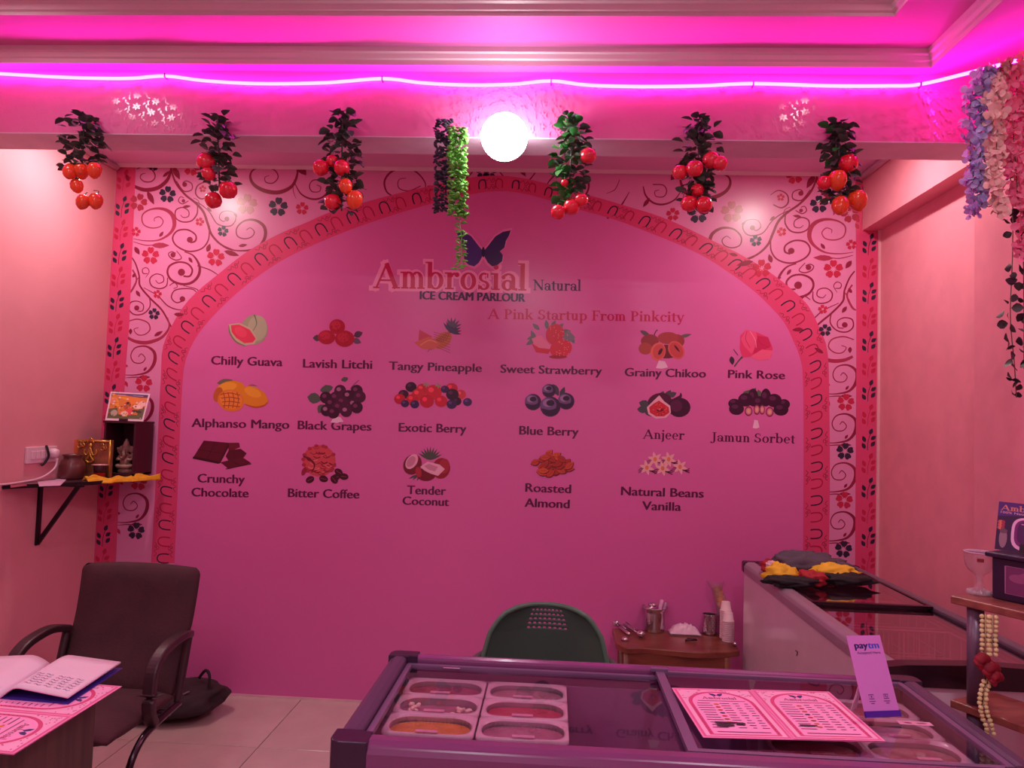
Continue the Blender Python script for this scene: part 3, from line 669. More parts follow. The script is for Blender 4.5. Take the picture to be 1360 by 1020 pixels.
def grape(A):
    for e in ((418,529,20,15,.2),(434,517,12,18,1.3),(427,543,14,12,2.2),(458,504,7,10,1.3)): A.leaf(*e,(84,92,84))
    A.stroke([(465,517),(470,511),(477,505)],.8,(100,60,70))
    for i,(x,y) in enumerate([(452,519),(474,519),(446,528),(463,526),(478,527),(433,528),(470,537),(440,536),(455,534),(434,545),(450,541),(474,541),(460,546),(443,548)]):
        A.ell(x,y,8,8,0,(58,14,44) if i%2 else (74,20,54)); A.ell(x-2,y-2,3,2.6,0,(168,110,146) if i%3==0 else (118,50,92))
def berry(A):
    for (x,y,r,c) in ((546,514,7.5,(48,16,40)),(536,524,7,(60,18,44)),(561,517,8,(196,40,56)),(556,524,9,(206,44,56)),(576,521,11,(206,38,58)),(600,516,8,(200,36,60)),(591,517,5.5,(62,34,84)),(531,530,7.5,(190,28,54)),(612,524,7,(212,60,70)),(601,524,8.5,(54,18,48)),(548,531,8.5,(200,34,52)),(567,533,9.5,(196,26,56)),(586,533,8.5,(204,34,56)),(538,536,5.5,(58,36,86)),(551,537,6,(56,32,82)),(607,533,6,(46,16,44)),(600,537,6.8,(58,34,84)),(621,534,6,(66,40,92))):
        A.ell(x,y,r,r*.9,0,c); A.ell(x-r*.3,y-r*.3,r*.35,r*.3,0,tuple(min(255,int(k*1.35+18)) for k in c))
    for (x,y) in ((582,512),(566,511)): 
        for a in range(4): A.leaf(x+2*math.cos(a*1.5),y+2*math.sin(a*1.5),5,2,a*1.5,(150,160,110),adv=False)
def blueb(A):
    A.leaf(738,518,18,9,1.1,(64,66,74)); A.leaf(747,521,16,7,-1.2,(60,62,72)); A.leaf(752,525,14,7,.3,(66,70,70))
    for (x,y,r) in ((708,534,11),(752,533,11),(729,519,9),(731,540,13.5)):
        A.ell(x,y,r,r,0,(58,24,66)); A.ell(x-r*.2,y-r*.15,r*.8,r*.75,0,(112,78,130)); A.ell(x-r*.25,y-r*.35,r*.5,r*.4,0,(158,120,168)); A.ell(x,y-r*.35,r*.4,r*.3,0,(44,20,50)); A.stroke([(x-r*.85,y+r*.2),(x,y+r*.6),(x+r*.85,y+r*.1)],[1,r*.55,1],(52,20,58))
def anj(A):
    for e in ((857,537,18,11,.3),(854,544,16,10,.1),(861,548,14,8,.8),(887,525,16,10,-1.1),(893,524,12,8,-.4),(879,525,12,7,1.9)): A.leaf(*e,(72,76,80))
    A.ell(876,533,16,11,-.2,(84,16,56)); A.ell(902,541,15,13,0,(62,14,50)); A.stroke([(892,533),(903,527),(904,522)],[5,4,1.5],(70,16,50)); A.ell(898,539,8,8,.3,(88,28,70))
    A.poly([(875.5,525),(882,533),(890,539),(891,548),(884,555),(871,556),(861,550),(859,541),(866,534)],(236,176,196)); A.poly([(875,532),(881,536),(888,541),(889,548),(882,553),(871,553),(863,548),(862,541),(868,536)],(206,40,62))
    rr=random.Random(5)
    for _ in range(40): a=rr.uniform(0,6.3); r=rr.random(); A.ell(876+10*r*math.cos(a),544+8*r*math.sin(a),.8,.8,0,(236,110,90) if rr.random()<.5 else (130,16,40),n=5,adv=False)
    A.stroke([(872,544),(876,546),(880,544)],1.4,(70,10,30))
def jam(A):
    A.poly([(980,530),(988,520),(1004,515),(1004,528),(992,532)],(86,100,70)); A.leaf(1009,526,18,8,1.3,(90,100,84))
    for e in ((975,536,8,6.5),(1041,537,8,7),(1000,528,7,12),(1017,528,7,12),(990,531,10,9),(1028,532,10,9),(978,543,10,8),(1037,544,10,8),(1008,535,8,9)): A.ell(*e,0,(56,14,46)); A.ell(e[0]-2,e[1]-3,e[2]*.45,e[3]*.35,0,(92,38,80))
    for (x,y,rx,ry) in ((994,546,5.2,6.4),(1005,544,4.2,6.8),(1012,544,3.6,6.6),(1022,547,5.2,6.4)): A.ell(x,y,rx,ry,0,(130,40,66)); A.ell(x,y,rx*.75,ry*.75,0,(210,120,150)); A.ell(x,y,rx*.4,ry*.45,0,(228,170,130))
def choc(A):
    A.poly([(303,588),(318,588),(319,594),(304,600)],(110,22,46)); A.poly([(304,598),(320,596),(328,602),(322,610),(306,616),(300,606)],(86,14,36))
    A.poly([(271,585),(303,588),(290,616),(256,609)],(92,14,38)); A.stroke([(263,597),(296,602)],.8,(60,8,24)); A.stroke([(286,587),(274,612)],.8,(60,8,24)); A.poly([(256,609),(290,616),(291,613),(257,606)],(60,8,26)); A.poly([(290,616),(303,588),(305,592),(293,615)],(70,10,30))
    A.poly([(293,614),(322,607),(334,615),(304,623)],(96,18,42)); A.stroke([(308,612),(320,619)],.8,(60,8,24)); A.stroke([(300,623),(334,616)],1,(60,8,26))
def coffee(A):
    A.ell(424,612,22,21,0,(206,74,86)); rr=random.Random(8)
    for _ in range(34): a=rr.uniform(0,6.3); r=rr.random()**.5*18; x,y=424+r*math.cos(a),612+r*math.sin(a); A.stroke([(x-4,y-1),(x,y+1.5),(x+5,y)],rr.uniform(.7,1.8),rr.choice([(150,30,52),(228,112,114),(120,16,40)]),adv=False)
    for _ in range(16): a=rr.uniform(0,6.3); A.ell(424+21*math.cos(a),612+20*math.sin(a),3,2.4,0,(176,44,66),n=7,adv=False)
    A.h+=.00003; A.stroke([(403,606),(412,610),(418,618),(414,628)],[2,3,2,1],(110,16,40)); A.ell(404,626,3,6,.4,(150,30,56))
    for (x,y,an) in ((412,637,-.5),(430,636,.2),(446,634,-.3),(450,627,.6),(444,637,.9),(457,633,.1)): A.ell(x,y,6,4.4,an,(66,10,30)); A.stroke([(x-4*math.cos(an),y-4*math.sin(an)),(x+4*math.cos(an),y+4*math.sin(an))],.8,(140,60,80))
def coco(A):
    for a in range(9): an=-2.6+a*.27; A.leaf(571+9*math.cos(an),611+9*math.sin(an),18,3,an,(76,84,72),adv=False)
    for a in range(3): A.leaf(549+a*4,633,14,3,2.7-a*.3,(80,80,80),adv=False)
    A.h+=.00003
    A.ell(548,617,12,14,.5,(120,26,40)); A.ell(547,613,7,11,.6,(236,170,196)); A.ell(546,613,5,8,.6,(206,130,160)); A.ell(586,622,12,14,.2,(150,26,44)); A.ell(590,619,7,10,.2,(172,44,60)); A.ell(566,630,13,9,0,(120,18,36))
    A.poly([(558,620),(568,613),(584,617),(591,623),(582,632),(572,629),(564,625)],(236,176,200)); A.poly([(563,619),(570,616),(582,620),(578,626),(570,624)],(210,136,164)); A.ell(556,627,4,7,-.2,(176,44,60))
def almond(A):
    rr=random.Random(4)
    for i in range(46):
        a=rr.uniform(0,6.3); r=rr.random()**.5; x=731+27*r*math.cos(a); y=617+15*r*math.sin(a); an=rr.uniform(-.9,.9)
        c=rr.choice([(196,66,44),(178,50,40),(212,88,50),(200,76,52)]); A.leaf(x+.6,y+.8,15,9,an,(120,24,32)); A.leaf(x,y,14,8,an,c); A.stroke([(x-4*math.cos(an),y-4*math.sin(an)),(x+4*math.cos(an),y+4*math.sin(an))],.5,(150,40,34))
def van(A):
    for (x,y) in ((870,610),(888,610),(859,621),(880,622),(903,620)):
        for k in range(3): A.stroke([(x,y+2),(x+8,y+4+k),(x+13,y+2+k*3)],1.1,(80,30,50),adv=False); A.stroke([(x,y+2),(x-7,y+5-k*2),(x-11,y+7-k*2)],.8,(80,30,50),adv=False)
        A.h+=.00003
        for k in range(6): an=k*PI/3+.3; A.leaf(x+5*math.cos(an),y+5*math.sin(an),11,4.5,an,(240,176,180),adv=False)
        A.h+=.00003; A.ell(x,y,2.4,3,0,(226,130,90))
for f in (guava,litchi,pine,straw,chik,rose,mango,grape,berry,blueb,anj,jam,choc,coffee,coco,almond,van): fruit(f)
# paper scraps stuck on the mural
pap=mat('scrap_paper',(235,190,215),.5)
for (x,y,w_,h_,lb) in ((448,557,17,8,'torn pale paper scrap above the word Grapes'),(879,484,16,10,'torn pale paper scrap above the word Chikoo'),(1004,563,9,11,'torn pale paper scrap above the word Sorbet')):
    poly=[(x-w_/2,y+h_/2),(x-w_/4,y-h_/2),(x+w_/4,y-h_/2+1),(x+w_/2,y+h_/2-1),(x+.1,y+h_/2+.8)]
    o=MB().prism([(P(a,b,Y=0).x,P(a,b,Y=0).z) for a,b in poly],-.0035,-.0019,axis='y').build('paper_scrap',pap); tag(o,lb,'paper scrap')
# ================================================================== objects
def quadfr(c00,c10,c11,c01,up=None):
    """(u,v) in 0..1 over four 3D corners (u right, v down the sheet); h lifts along the normal"""
    a,b,c,d=[Vector(k) for k in (c00,c10,c11,c01)]
    n=(b-a).cross(d-a).normalized()
    if up is not None and n.dot(Vector(up))<0: n=-n
    return lambda u,v,h: (a*(1-u)+b*u)*(1-v)+(d*(1-u)+c*u)*v+n*h
cardm=printed('print_ink',.45)
def menu_page(A,u0,u1,asp,rr,flip=False,seed=1):
    """one printed menu page between u0 and u1 (v 0..1 top to bottom)"""
    W_=u1-u0; X=lambda a:u0+W_*a
    A.poly([(X(0),0),(X(1),0),(X(1),1),(X(0),1)],(250,140,196)); 
    A.poly([(X(.02),.015),(X(.98),.015),(X(.98),.985),(X(.02),.985)],(232,90,150)); A.poly([(X(.05),.035),(X(.95),.035),(X(.95),.965),(X(.05),.965)],(250,176,214))
    for k in range(70):
        a=rr.uniform(.06,.94); b=rr.uniform(.04,.26)
        if abs(a-.5)**2/.16+((b-.34)/.28)**2<1: continue
        A.ell(X(a),b,W_*.014,.006,0,(196,40,104),n=6,adv=False)
    A.h+=A.st
    arc=[(X(.5+.40*math.cos(t)),.34-.27*math.sin(t)) for t in [PI-PI*i/16 for i in range(17)]]
    A.poly([(X(.10),.95)]+arc+[(X(.90),.95)],(222,60,126)); arc2=[(X(.5+.355*math.cos(t)),.345-.245*math.sin(t)) for t in [PI-PI*i/16 for i in range(17)]]
    A.poly([(X(.145),.935)]+arc2+[(X(.855),.935)],(255,160,212))
    for s_ in (.122,.878):
        for k in range(16): A.ell(X(s_),.38+k*.035,W_*.008,.007,0,(120,20,80),n=6,adv=False)
    A.h+=A.st
    cx=X(.5)
    for m in (-1,1): A.poly([(cx,.155),(cx+m*W_*.03,.125),(cx+m*W_*.085,.115),(cx+m*W_*.075,.15),(cx+m*W_*.03,.185)],(44,30,110),False)
    A.h+=A.st
    A.text('Ambrosial',X(.30),.245,X(.72),.245,.05,(150,20,70),'serif',.004,up=-1)
    A.stroke([(X(.22),.285),(X(.8),.285)],.006,(150,60,110),smooth=False)
    for r in range(11):
        v=.34+r*.048
        for (a,b) in ((.18,.36),(.47,.57),(.62,.7),(.75,.82)):
            q=rr.uniform(-.01,.02); A.stroke([(X(a+q),v),(X(b-q),v)],.007,(120,40,90),adv=False,smooth=False)
    A.h+=A.st
    for k,(v,c) in enumerate([(.36,(220,120,30)),(.42,(196,60,50)),(.48,(210,90,60)),(.54,(60,30,90)),(.6,(200,40,60)),(.66,(170,80,60)),(.72,(220,110,60)),(.78,(214,100,50))]):
        A.ell(X(.415),v,W_*.032,.014,.1,c,n=10,adv=False)
    A.h+=A.st
    A.stroke([(X(.2),.9),(X(.8),.9)],.006,(150,40,100),smooth=False)
# ------------------------------------------------------------------ ice cream freezer in front
FZ=.89; FX0,FX1,FY0,FY1=-.43,.985,-2.565,-1.965
fr=thing('display_freezer','wide purple glass-topped ice cream freezer with magenta front, nearest the camera','freezer',((FX0+FX1)/2,(FY0+FY1)/2,0))
bodym=mat('freezer_magenta',(176,78,150),.35,var=.03); linerm=mat('freezer_liner',(150,84,136),.35,var=.04,vs=6)
railm=mat('purple_rail',(124,60,108),.22,var=.03,coat=.3); darkr=mat('dark_rail',(84,58,88),.3,var=.04); capm=mat('corner_cap_plastic',(52,24,54),.3,var=0)
frm=mat('lid_frame_grey',(120,84,120),.3,var=.03); glassm=glass('lid_glass',(.93,.90,.93),1.5,.015,1.15)
def shell_box(name,x0,x1,y0,y1,z0,z1,t,zf,m,parent):
    """open topped box with wall thickness t, floor at zf"""
    mb=MB(); 
    mb.box2((x0,y0,z0),(x1,y0+t,z1)); mb.box2((x0,y1-t,z0),(x1,y1,z1)); mb.box2((x0,y0+t,z0),(x0+t,y1-t,z1)); mb.box2((x1-t,y0+t,z0),(x1,y1-t,z1)); mb.box2((x0+t,y0+t,z0),(x1-t,y1-t,zf))
    return mb.build(name,m,parent)
shell_box('body',FX0+.008,FX1-.008,FY0+.008,FY1-.008,.06,.83,.035,.30,bodym,fr)
shell_box('liner',FX0+.044,FX1-.044,FY0+.044,FY1-.044,.31,.832,.006,.318,linerm,fr)
for x in (FX0+.07,FX1-.07):
    for y in (FY0+.07,FY1-.07): MB().lathe([(.02,0),(.025,.01),(.025,.06)],(x,y,0),12).build('foot',capm,fr)
def rail(name,pts,m,parent,w=.05,h=.07,ax='x'):
    """rounded rail: profile extruded along the axis"""
    p=[(-w/2,-h),(w/2,-h),(w/2,-.006),(w/2-.012,0),(-w/2+.02,0),(-w/2+.006,-.008),(-w/2,-.022)]
    mb=MB(); (x0,y0,z),(x1,y1,_)=pts
    sg=parent_sg
    if ax=='x':
        mb.prism([(y0+a*sg,z+b) for a,b in p],x0,x1,axis='x')
    else:
        mb.prism([(x0+a*sg,z+b) for a,b in p],y0,y1,axis='y')
    return mb.build(name,m,parent,mods=(('BEVEL',{'width':.004,'segments':2,'limit_method':'ANGLE'}),))
parent_sg=1
c_=.075
rail('front_rail',((FX0+c_,FY0+.027,FZ),(FX1-c_,FY0+.027,FZ)),railm,fr,.055,.075)
parent_sg=-1; rail('back_rail',((FX0+c_,FY1-.02,FZ),(FX1-c_,FY1-.02,FZ)),railm,fr,.04,.06)
parent_sg=1; rail('side_rail',((FX0+.025,FY0+c_*.8,FZ),(FX0+.025,FY1-c_*.6,FZ)),darkr,fr,.05,.075,'y')
parent_sg=-1; rail('side_rail',((FX1-.025,FY0+c_*.8,FZ),(FX1-.025,FY1-c_*.6,FZ)),darkr,fr,.05,.075,'y')
for sx,x in ((1,FX0-.001),(-1,FX1+.001)):
    for sy,y in ((1,FY0-.001),(-1,FY1+.001)):
        d=c_+.004; e=(c_*.8 if sy>0 else c_*.6)+.004; wdt=.056; wy=.058 if sy>0 else .044
        poly=[(x,y+sy*e),(x,y+sy*.02),(x+sx*.006,y+sy*.006),(x+sx*.02,y),(x+sx*d,y),(x+sx*d,y+sy*wy),(x+sx*wdt,y+sy*wy),(x+sx*wdt,y+sy*e)]
        MB().prism(poly,FZ-.078,FZ+.001).build('corner_cap',capm,fr,mods=(('BEVEL',{'width':.006,'segments':3,'limit_method':'ANGLE'}),))
# sliding lids
xm=P(893,930,Z=FZ).x
def lid(x0,x1,z,parent,y0=FY0+.058,y1=FY1-.044,fw=.014,fm=None,wide=None):
    g=MB().box2((x0,y0,z),(x1,y1,z+.004)).build('glass_lid',glassm,parent)
    mb=MB(); 
    for a,b in (((x0,y0,z-.004),(x1,y0+fw,z+.008)),((x0,y1-fw,z-.004),(x1,y1,z+.008)),((x0,y0+fw,z-.004),(x0+(wide or fw),y1-fw,z+.008)),((x1-fw,y0+fw,z-.004),(x1,y1-fw,z+.008))): mb.box2(a,b)
    f=mb.build('lid_frame',fm or frm,g); return g
lid(FX0+.052,xm+.01,FZ-.026,fr); lid(xm-.01,FX1-.052,FZ-.012,fr,wide=.022)
mb=MB(); mb.box((xm-.0,FY1-.052,FZ-.001),(.045,.012,.01),bev=.002); mb.build('lid_handle',frm,fr)
# tubs
tubm=glass('tub_clear_plastic',(.86,.74,.80),1.5,.12,3.2); tubrim=mat('tub_rim_plastic',(226,176,196),.25,var=.05)
TWX,TWY=.208,.118
def rrect(w,h,r,n=5):
    o=[]
    for cx,cy,a in ((w/2-r,h/2-r,0),(-w/2+r,h/2-r,90),(-w/2+r,-h/2+r,180),(w/2-r,-h/2+r,270)):
        for k in range(n+1): t=math.radians(a+90*k/n); o.append((cx+r*math.cos(t),cy+r*math.sin(t)))
    return o
def ring_loft(loops,fill_last=False,fill_first=False):
    mb=MB(); n=len(loops[0]); vs=[v for l in loops for v in l]
    fs=[(i*n+k,i*n+(k+1)%n,(i+1)*n+(k+1)%n,(i+1)*n+k) for i in range(len(loops)-1) for k in range(n)]
    if fill_last: fs.append(tuple((len(loops)-1)*n+k for k in range(n)))
    if fill_first: fs.append(tuple(range(n-1,-1,-1)))
    mb._new(vs,fs,True); return mb
def make_tub(cx,cy,zt,col,label,kind,group):
    t=thing('ice_cream_tub',label,'ice cream tub',(cx,cy,zt-.16),0,group)
    L=lambda w,h,r,z:[Vector((cx+x,cy+y,z)) for x,y in rrect(w,h,r)]
    ring_loft([L(TWX,TWY,.012,zt-.008),L(TWX,TWY,.012,zt),L(TWX-.008,TWY-.007,.036,zt+.001),L(TWX-.018,TWY-.015,.048,zt-.006)]).build('rim',tubrim,t)
    ring_loft([L(TWX-.018,TWY-.015,.048,zt-.006),L(TWX-.026,TWY-.022,.042,zt-.08),L(TWX-.04,TWY-.036,.036,zt-.16)],fill_last=True).build('tub_body',mat('tub_steel',(190,160,175),.3,.6,var=.05),t)
    rr=random.Random(int(cx*1000)+int(cy*777)); m=mat('ice_cream_'+label.split()[0],col,.4,var=.18,vs=22,bump=.4,bs=45)
    w,h=TWX-.022,TWY-.019; ph=rr.uniform(0,9)
    def f(u,v):
        a=2*PI*u; r=v; x=(abs(math.cos(a))**.72)*math.copysign(1,math.cos(a))*w/2*r; y=(abs(math.sin(a))**.85)*math.copysign(1,math.sin(a))*h/2*r
        return Vector((cx+x,cy+y,zt-.022+.010*mnoise.noise(Vector((x*24+ph,y*24,ph)))*(1-r**4)+(.006 if kind=='full' else 0)))
    MB().grid(f,24,9).build('ice_cream',m,t)
    if kind=='chunks':
        cm=mat('pale_chunk',(246,196,190),.5,var=.1,vs=40)
        for k in range(16):
            sx=-.055 if k<8 else .06
            q=Vector((cx+sx+rr.uniform(-.022,.022),cy+rr.uniform(-.02,.02)-.008,zt-.008+rr.uniform(-.004,.004)))
            MB().ell(q,(rr.uniform(.004,.009),rr.uniform(.004,.008),rr.uniform(.003,.006)),rot=Matrix.Rotation(rr.uniform(0,3),3,'Z'),u=6,v=4).build('pale_chunk',cm,t)
    # label strip on the front lip
    MB().box((cx+rr.uniform(-.01,.02),cy-TWY/2+.006,zt+.004),(.05,.012,.0016)).build('flavour_label',mat('clear_label',(224,150,182),.3,var=.1,vs=60),t)
    return t
tx0=FX0+.052+TWX/2+.012; 
specs=[(0,0,(150,66,96),'plum pink ice cream tub at the back left corner of the freezer','full'),(1,0,(168,104,122),'dusty rose ice cream tub in the back row, second from left','full'),
(0,1,(164,92,118),'mauve ice cream tub topped with pale chunks, left end of the middle row','chunks'),(1,1,(176,44,74),'strawberry red ice cream tub in the middle row','full'),
(0,2,(206,120,48),'orange mango ice cream tub, left end of the third row','full'),(1,2,(160,84,110),'mauve pink ice cream tub behind the front rail, right of the orange one','full'),
(3.02,0,(176,116,124),'beige pink ice cream tub at the back behind the standing payment card','full'),(3.02,1,(170,110,118),'beige ice cream tub right of the payment card, middle row','full'),(3.02,2,(168,104,110),'brownish pink ice cream tub under the right front corner of the glass','full'),
(4.02,0,(172,104,118),'rosy ice cream tub at the back right corner of the freezer','full'),(4.02,1,(170,96,104),'rosy ice cream tub at the right end of the middle row','full'),(4.02,2,(160,90,104),'brown mauve ice cream tub at the right end of the third row','full')]
for c,r,col,lb,k in specs:
    c=c+1.06 if c>2.5 else c
    w_=TWX+.005; x=tx0+c*w_; 
    if x+TWX/2>FX1-.05: x=FX1-.055-TWX/2
    make_tub(x,FY1-.052-TWY/2-.004-r*(TWY+.003),FZ-.052,col,lb,k,None)
# ------------------------------------------------------------------ menu card on the freezer
zt=FZ+.003
def card(corners,t,name,label,cat,fold=True,seed=3,pages=2):
    th=thing(name,label,cat,sum((Vector(c) for c in corners),Vector())/4)
    a,b,c,d=[Vector(k) for k in corners]; up=Vector((0,0,t))
    mb=MB(); mb._new([a,b,c,d,a+up,b+up,c+up,d+up],[(0,1,2,3),(7,6,5,4),(0,4,5,1),(1,5,6,2),(2,6,7,3),(3,7,4,0)]); mb.build('card',mat('card_pink',(244,120,178),.4),th)
    A=Art(quadfr(a+up,b+up,c+up,d+up,(0,0,1)),.0001,.00004); rr=random.Random(seed)
    if pages==2:
        menu_page(A,0,.5,1,rr); menu_page(A,.5,1,1,rr)
    return th,A
cs=[P(892,914,Z=zt),P(1101,920,Z=zt),P(1176,986,Z=zt),P(934,980,Z=zt)]
th,A=card(cs,.0012,'menu_card','open pink folded menu card lying on the freezer glass','menu')
for (u,v,w_) in ((.12,.74,.13),(.12,.79,.10),(.24,.755,.05),(.60,.76,.1)): A.stroke([(u,v),(u+w_*.5,v+.004),(u+w_,v-.003)],[.03,.036,.02],(34,12,40))
A.build('menu_print',th,cardm)
# curled corner
# ------------------------------------------------------------------ payment card stand
b0=P(1147,953,Z=zt+.001); b1=P(1199,951,Z=zt+.001)
ctr=(b0+b1)/2; wdt=.088; H=.178; lean=math.radians(25)
t=thing('card_stand','upright lilac payment card stand leaning back on the freezer glass, purple foot','card stand',ctr)
rx=(b1-b0).normalized(); rx.z=0; rx.normalize(); bk=Vector((-rx.y,rx.x,0)); upv=(Vector((0,0,1))*math.cos(lean)+bk*math.sin(lean)); nv=rx.cross(upv)
def S(u,v,h): return ctr+rx*(u-.5)*wdt+upv*((1-v)*H)+nv*h
mb=MB(); mb.prism([(0,0),(1,0),(1,1),(0,1)],-.0015,0,fr=S); mb.build('card',mat('lilac_card',(214,130,214),.3,var=0),t)
mb=MB(); mb.prism([(-.005,.93),(1.005,.93),(1.005,1.005),(-.005,1.005)],-.002,.0035,fr=S); mb.build('purple_foot',mat('purple_foot',(74,24,160),.35,var=0),t)
mb=MB(); q=[S(.02,.62,-.002),S(.14,.62,-.002),ctr+rx*(-.36)*wdt+bk*.052,ctr+rx*(-.62)*wdt+bk*.04]; mb._new([*q,*[k-nv*.0015 for k in q]],[(0,1,2,3),(7,6,5,4),(0,4,5,1),(1,5,6,2),(2,6,7,3),(3,7,4,0)]); mb.build('back_support',mat('support_white',(230,190,215),.4),t)
A=Art(S,.0003,.00003)
A.text('pay',.17,.165,.55,.165,.088,(34,20,110),'sans',.09,up=-1); A.text('tm',.565,.165,.88,.165,.088,(64,84,214),'sans',.09,up=-1)
A.text('Accepted Here',.19,.235,.88,.235,.034,(74,30,110),'sans',.01,up=-1)
for cx in (.3,.72):
    A.stroke([(cx-.07,.735),(cx+.07,.735),(cx+.07,.785),(cx-.07,.785),(cx-.07,.735)],.006,(110,60,140),smooth=False)
    A.stroke([(cx-.09,.815),(cx+.09,.815)],.009,(120,70,150),smooth=False); A.stroke([(cx-.05,.84),(cx+.05,.84)],.009,(120,70,150),smooth=False)
A.ell(.3,.76,.02,.011,0,(110,60,140)); A.stroke([(.67,.77),(.7,.75),(.74,.77),(.77,.75)],.006,(110,60,140))
A.build('card_print',t,cardm)
# small label slips on the glass
for (x,y,w_,h_,lb) in ((1020,897,.05,.012,'small clear label slip on the glass above the menu card'),(1215,961,.075,.02,'clear label slip with red smudges right of the payment card'),(600,887,.045,.011,'small clear label slip above the back left tub'),(706,891,.045,.011,'small clear label slip above the dusty rose tub')):
    q=P(x,y,Z=zt); zz=FZ-.0075 if x>893 else FZ-.0215
    q=P(x,y,Z=zz); o=MB().box((q.x,q.y,zz+.0006),(w_,h_,.0008)).build('label_slip',mat('clear_label2',(232,160,196),.25,var=.12,vs=70)); tag(o,lb,'label')
    A=Art(lambda u,v,h,q=q,zz=zz,w_=w_,h_=h_:Vector((q.x+u*w_,q.y+v*h_,zz+.0011+h)),0,.00003); A.ell(-.2,0,.12,.2,0,(130,20,60) if x>1200 else (200,110,160)); A.ell(.2,0,.16,.16,0,(140,30,66) if x>1200 else (200,120,170)); A.build('slip_print',o,cardm)
# ------------------------------------------------------------------ chest freezer along the right wall
CX0,CX1,CY0,CY1=.945,1.50,-1.885,-.27
cf=thing('chest_freezer','long white chest freezer with dark sliding glass lids along the right wall','freezer',((CX0+CX1)/2,(CY0+CY1)/2,0))
cbody=mat('freezer_white_enamel',(214,186,202),.22,var=.03,coat=.3); crail=mat('grey_rail',(150,120,138),.3,var=.03); cblack=mat('black_rail',(38,16,30),.25,var=0)
shell_box('body',CX0+.012,CX1-.008,CY0+.01,CY1-.01,.06,.84,.035,.3,cbody,cf)
shell_box('liner',CX0+.048,CX1-.044,CY0+.046,CY1-.046,.31,.842,.005,.318,mat('chest_liner',(196,140,160),.3,var=.04),cf)
parent_sg=1; rail('side_rail',((CX0+.03,CY0+.05,FZ),(CX0+.03,CY1-.05,FZ)),crail,cf,.06,.055,'y')
parent_sg=-1; rail('side_rail',((CX1-.022,CY0+.05,FZ),(CX1-.022,CY1-.05,FZ)),mat('dark_grey_rail',(104,84,100),.3),cf,.044,.055,'y')
mb=MB(); mb.prism([(CX0,FZ-.055),(CX1,FZ-.055),(CX1,FZ-.004),(CX1-.05,FZ+.004),((CX0+CX1)/2,FZ+.012),(CX0+.06,FZ+.004),(CX0,FZ-.004)],CY0,CY0+.05,axis='y'); mb.build('front_rail',cblack,cf)
MB().box2((CX0,CY1-.05,FZ-.055),(CX1,CY1,FZ),bev=.008).build('back_rail',cblack,cf)
for x in (CX0+.07,CX1-.07):
    for y in (CY0+.07,CY1-.07): MB().lathe([(.02,0),(.025,.01),(.025,.06)],(x,y,0),12).build('foot',capm,cf)
yd=P(1150,800,Z=FZ).y
for (y0,y1,z) in ((yd-.012,CY1-.05,FZ-.010),(CY0+.05,yd+.012,FZ-.024)):
    g=MB().box2((CX0+.06,y0,z),(CX1-.044,y1,z+.004)).build('glass_lid',glass('dark_lid_glass',(.80,.66,.74),1.5,.02,2.2),cf)
    mb=MB(); x0,x1=CX0+.06,CX1-.044
    for a,b in (((x0,y0,z-.004),(x1,y0+.022,z+.007)),((x0,y1-.014,z-.004),(x1,y1,z+.007)),((x0,y0+.022,z-.004),(x0+.012,y1-.014,z+.007)),((x1-.012,y0+.022,z-.004),(x1,y1-.014,z+.007))): mb.box2(a,b)
    mb.build('lid_frame',cblack,g)
# maker's scuff and tick on the freezer side
A=Art(lambda u,v,h:(lambda q:Vector((CX0+.0115-h,q.y,q.z)))(P(u,v,X=CX0+.0115)),0,.0001)
A.stroke([(1056,864),(1059,866),(1058,871)],1.4,(70,20,40)); A.stroke([(1003,766),(1006,768)],1,(120,90,110)); A.stroke([(1000,764),(1002,766)],1.2,(120,90,110)); A.build('scuff_mark',cf,cardm)
# wire baskets
wm=mat('basket_wire',(226,170,190),.3,.2,var=0)
for (y0,y1,lb) in ((-1.22,-.80,'white wire basket inside the chest freezer, under the middle of the glass'),(-1.70,-1.26,'white wire basket inside the chest freezer, at its near end')):
    x0,x1,zb_,zt_=CX0+.065,CX1-.06,.58,.83
    t=thing('wire_basket',lb,'basket',((x0+x1)/2,(y0+y1)/2,zb_))
    MB().tube([(x0,y0,zt_),(x1,y0,zt_),(x1,y1,zt_),(x0,y1,zt_)],.005,6,closed=True).build('basket_rim',wm,t)
    mb=MB()
    for k in range(9):
        x=x0+(x1-x0)*k/8; mb.tube([(x,y0,zt_),(x,y0,zb_),(x,y1,zb_),(x,y1,zt_)],.002,4)
    for k in range(7):
        y=y0+(y1-y0)*k/6; mb.tube([(x0,y,zt_),(x0,y,zb_),(x1,y,zb_),(x1,y,zt_)],.002,4)
    for z in (.66,.74): mb.tube([(x0,y0,z),(x1,y0,z),(x1,y1,z),(x0,y1,z)],.002,4,closed=True)
    o=mb.build('wire_mesh',wm,t); o['kind']='stuff'
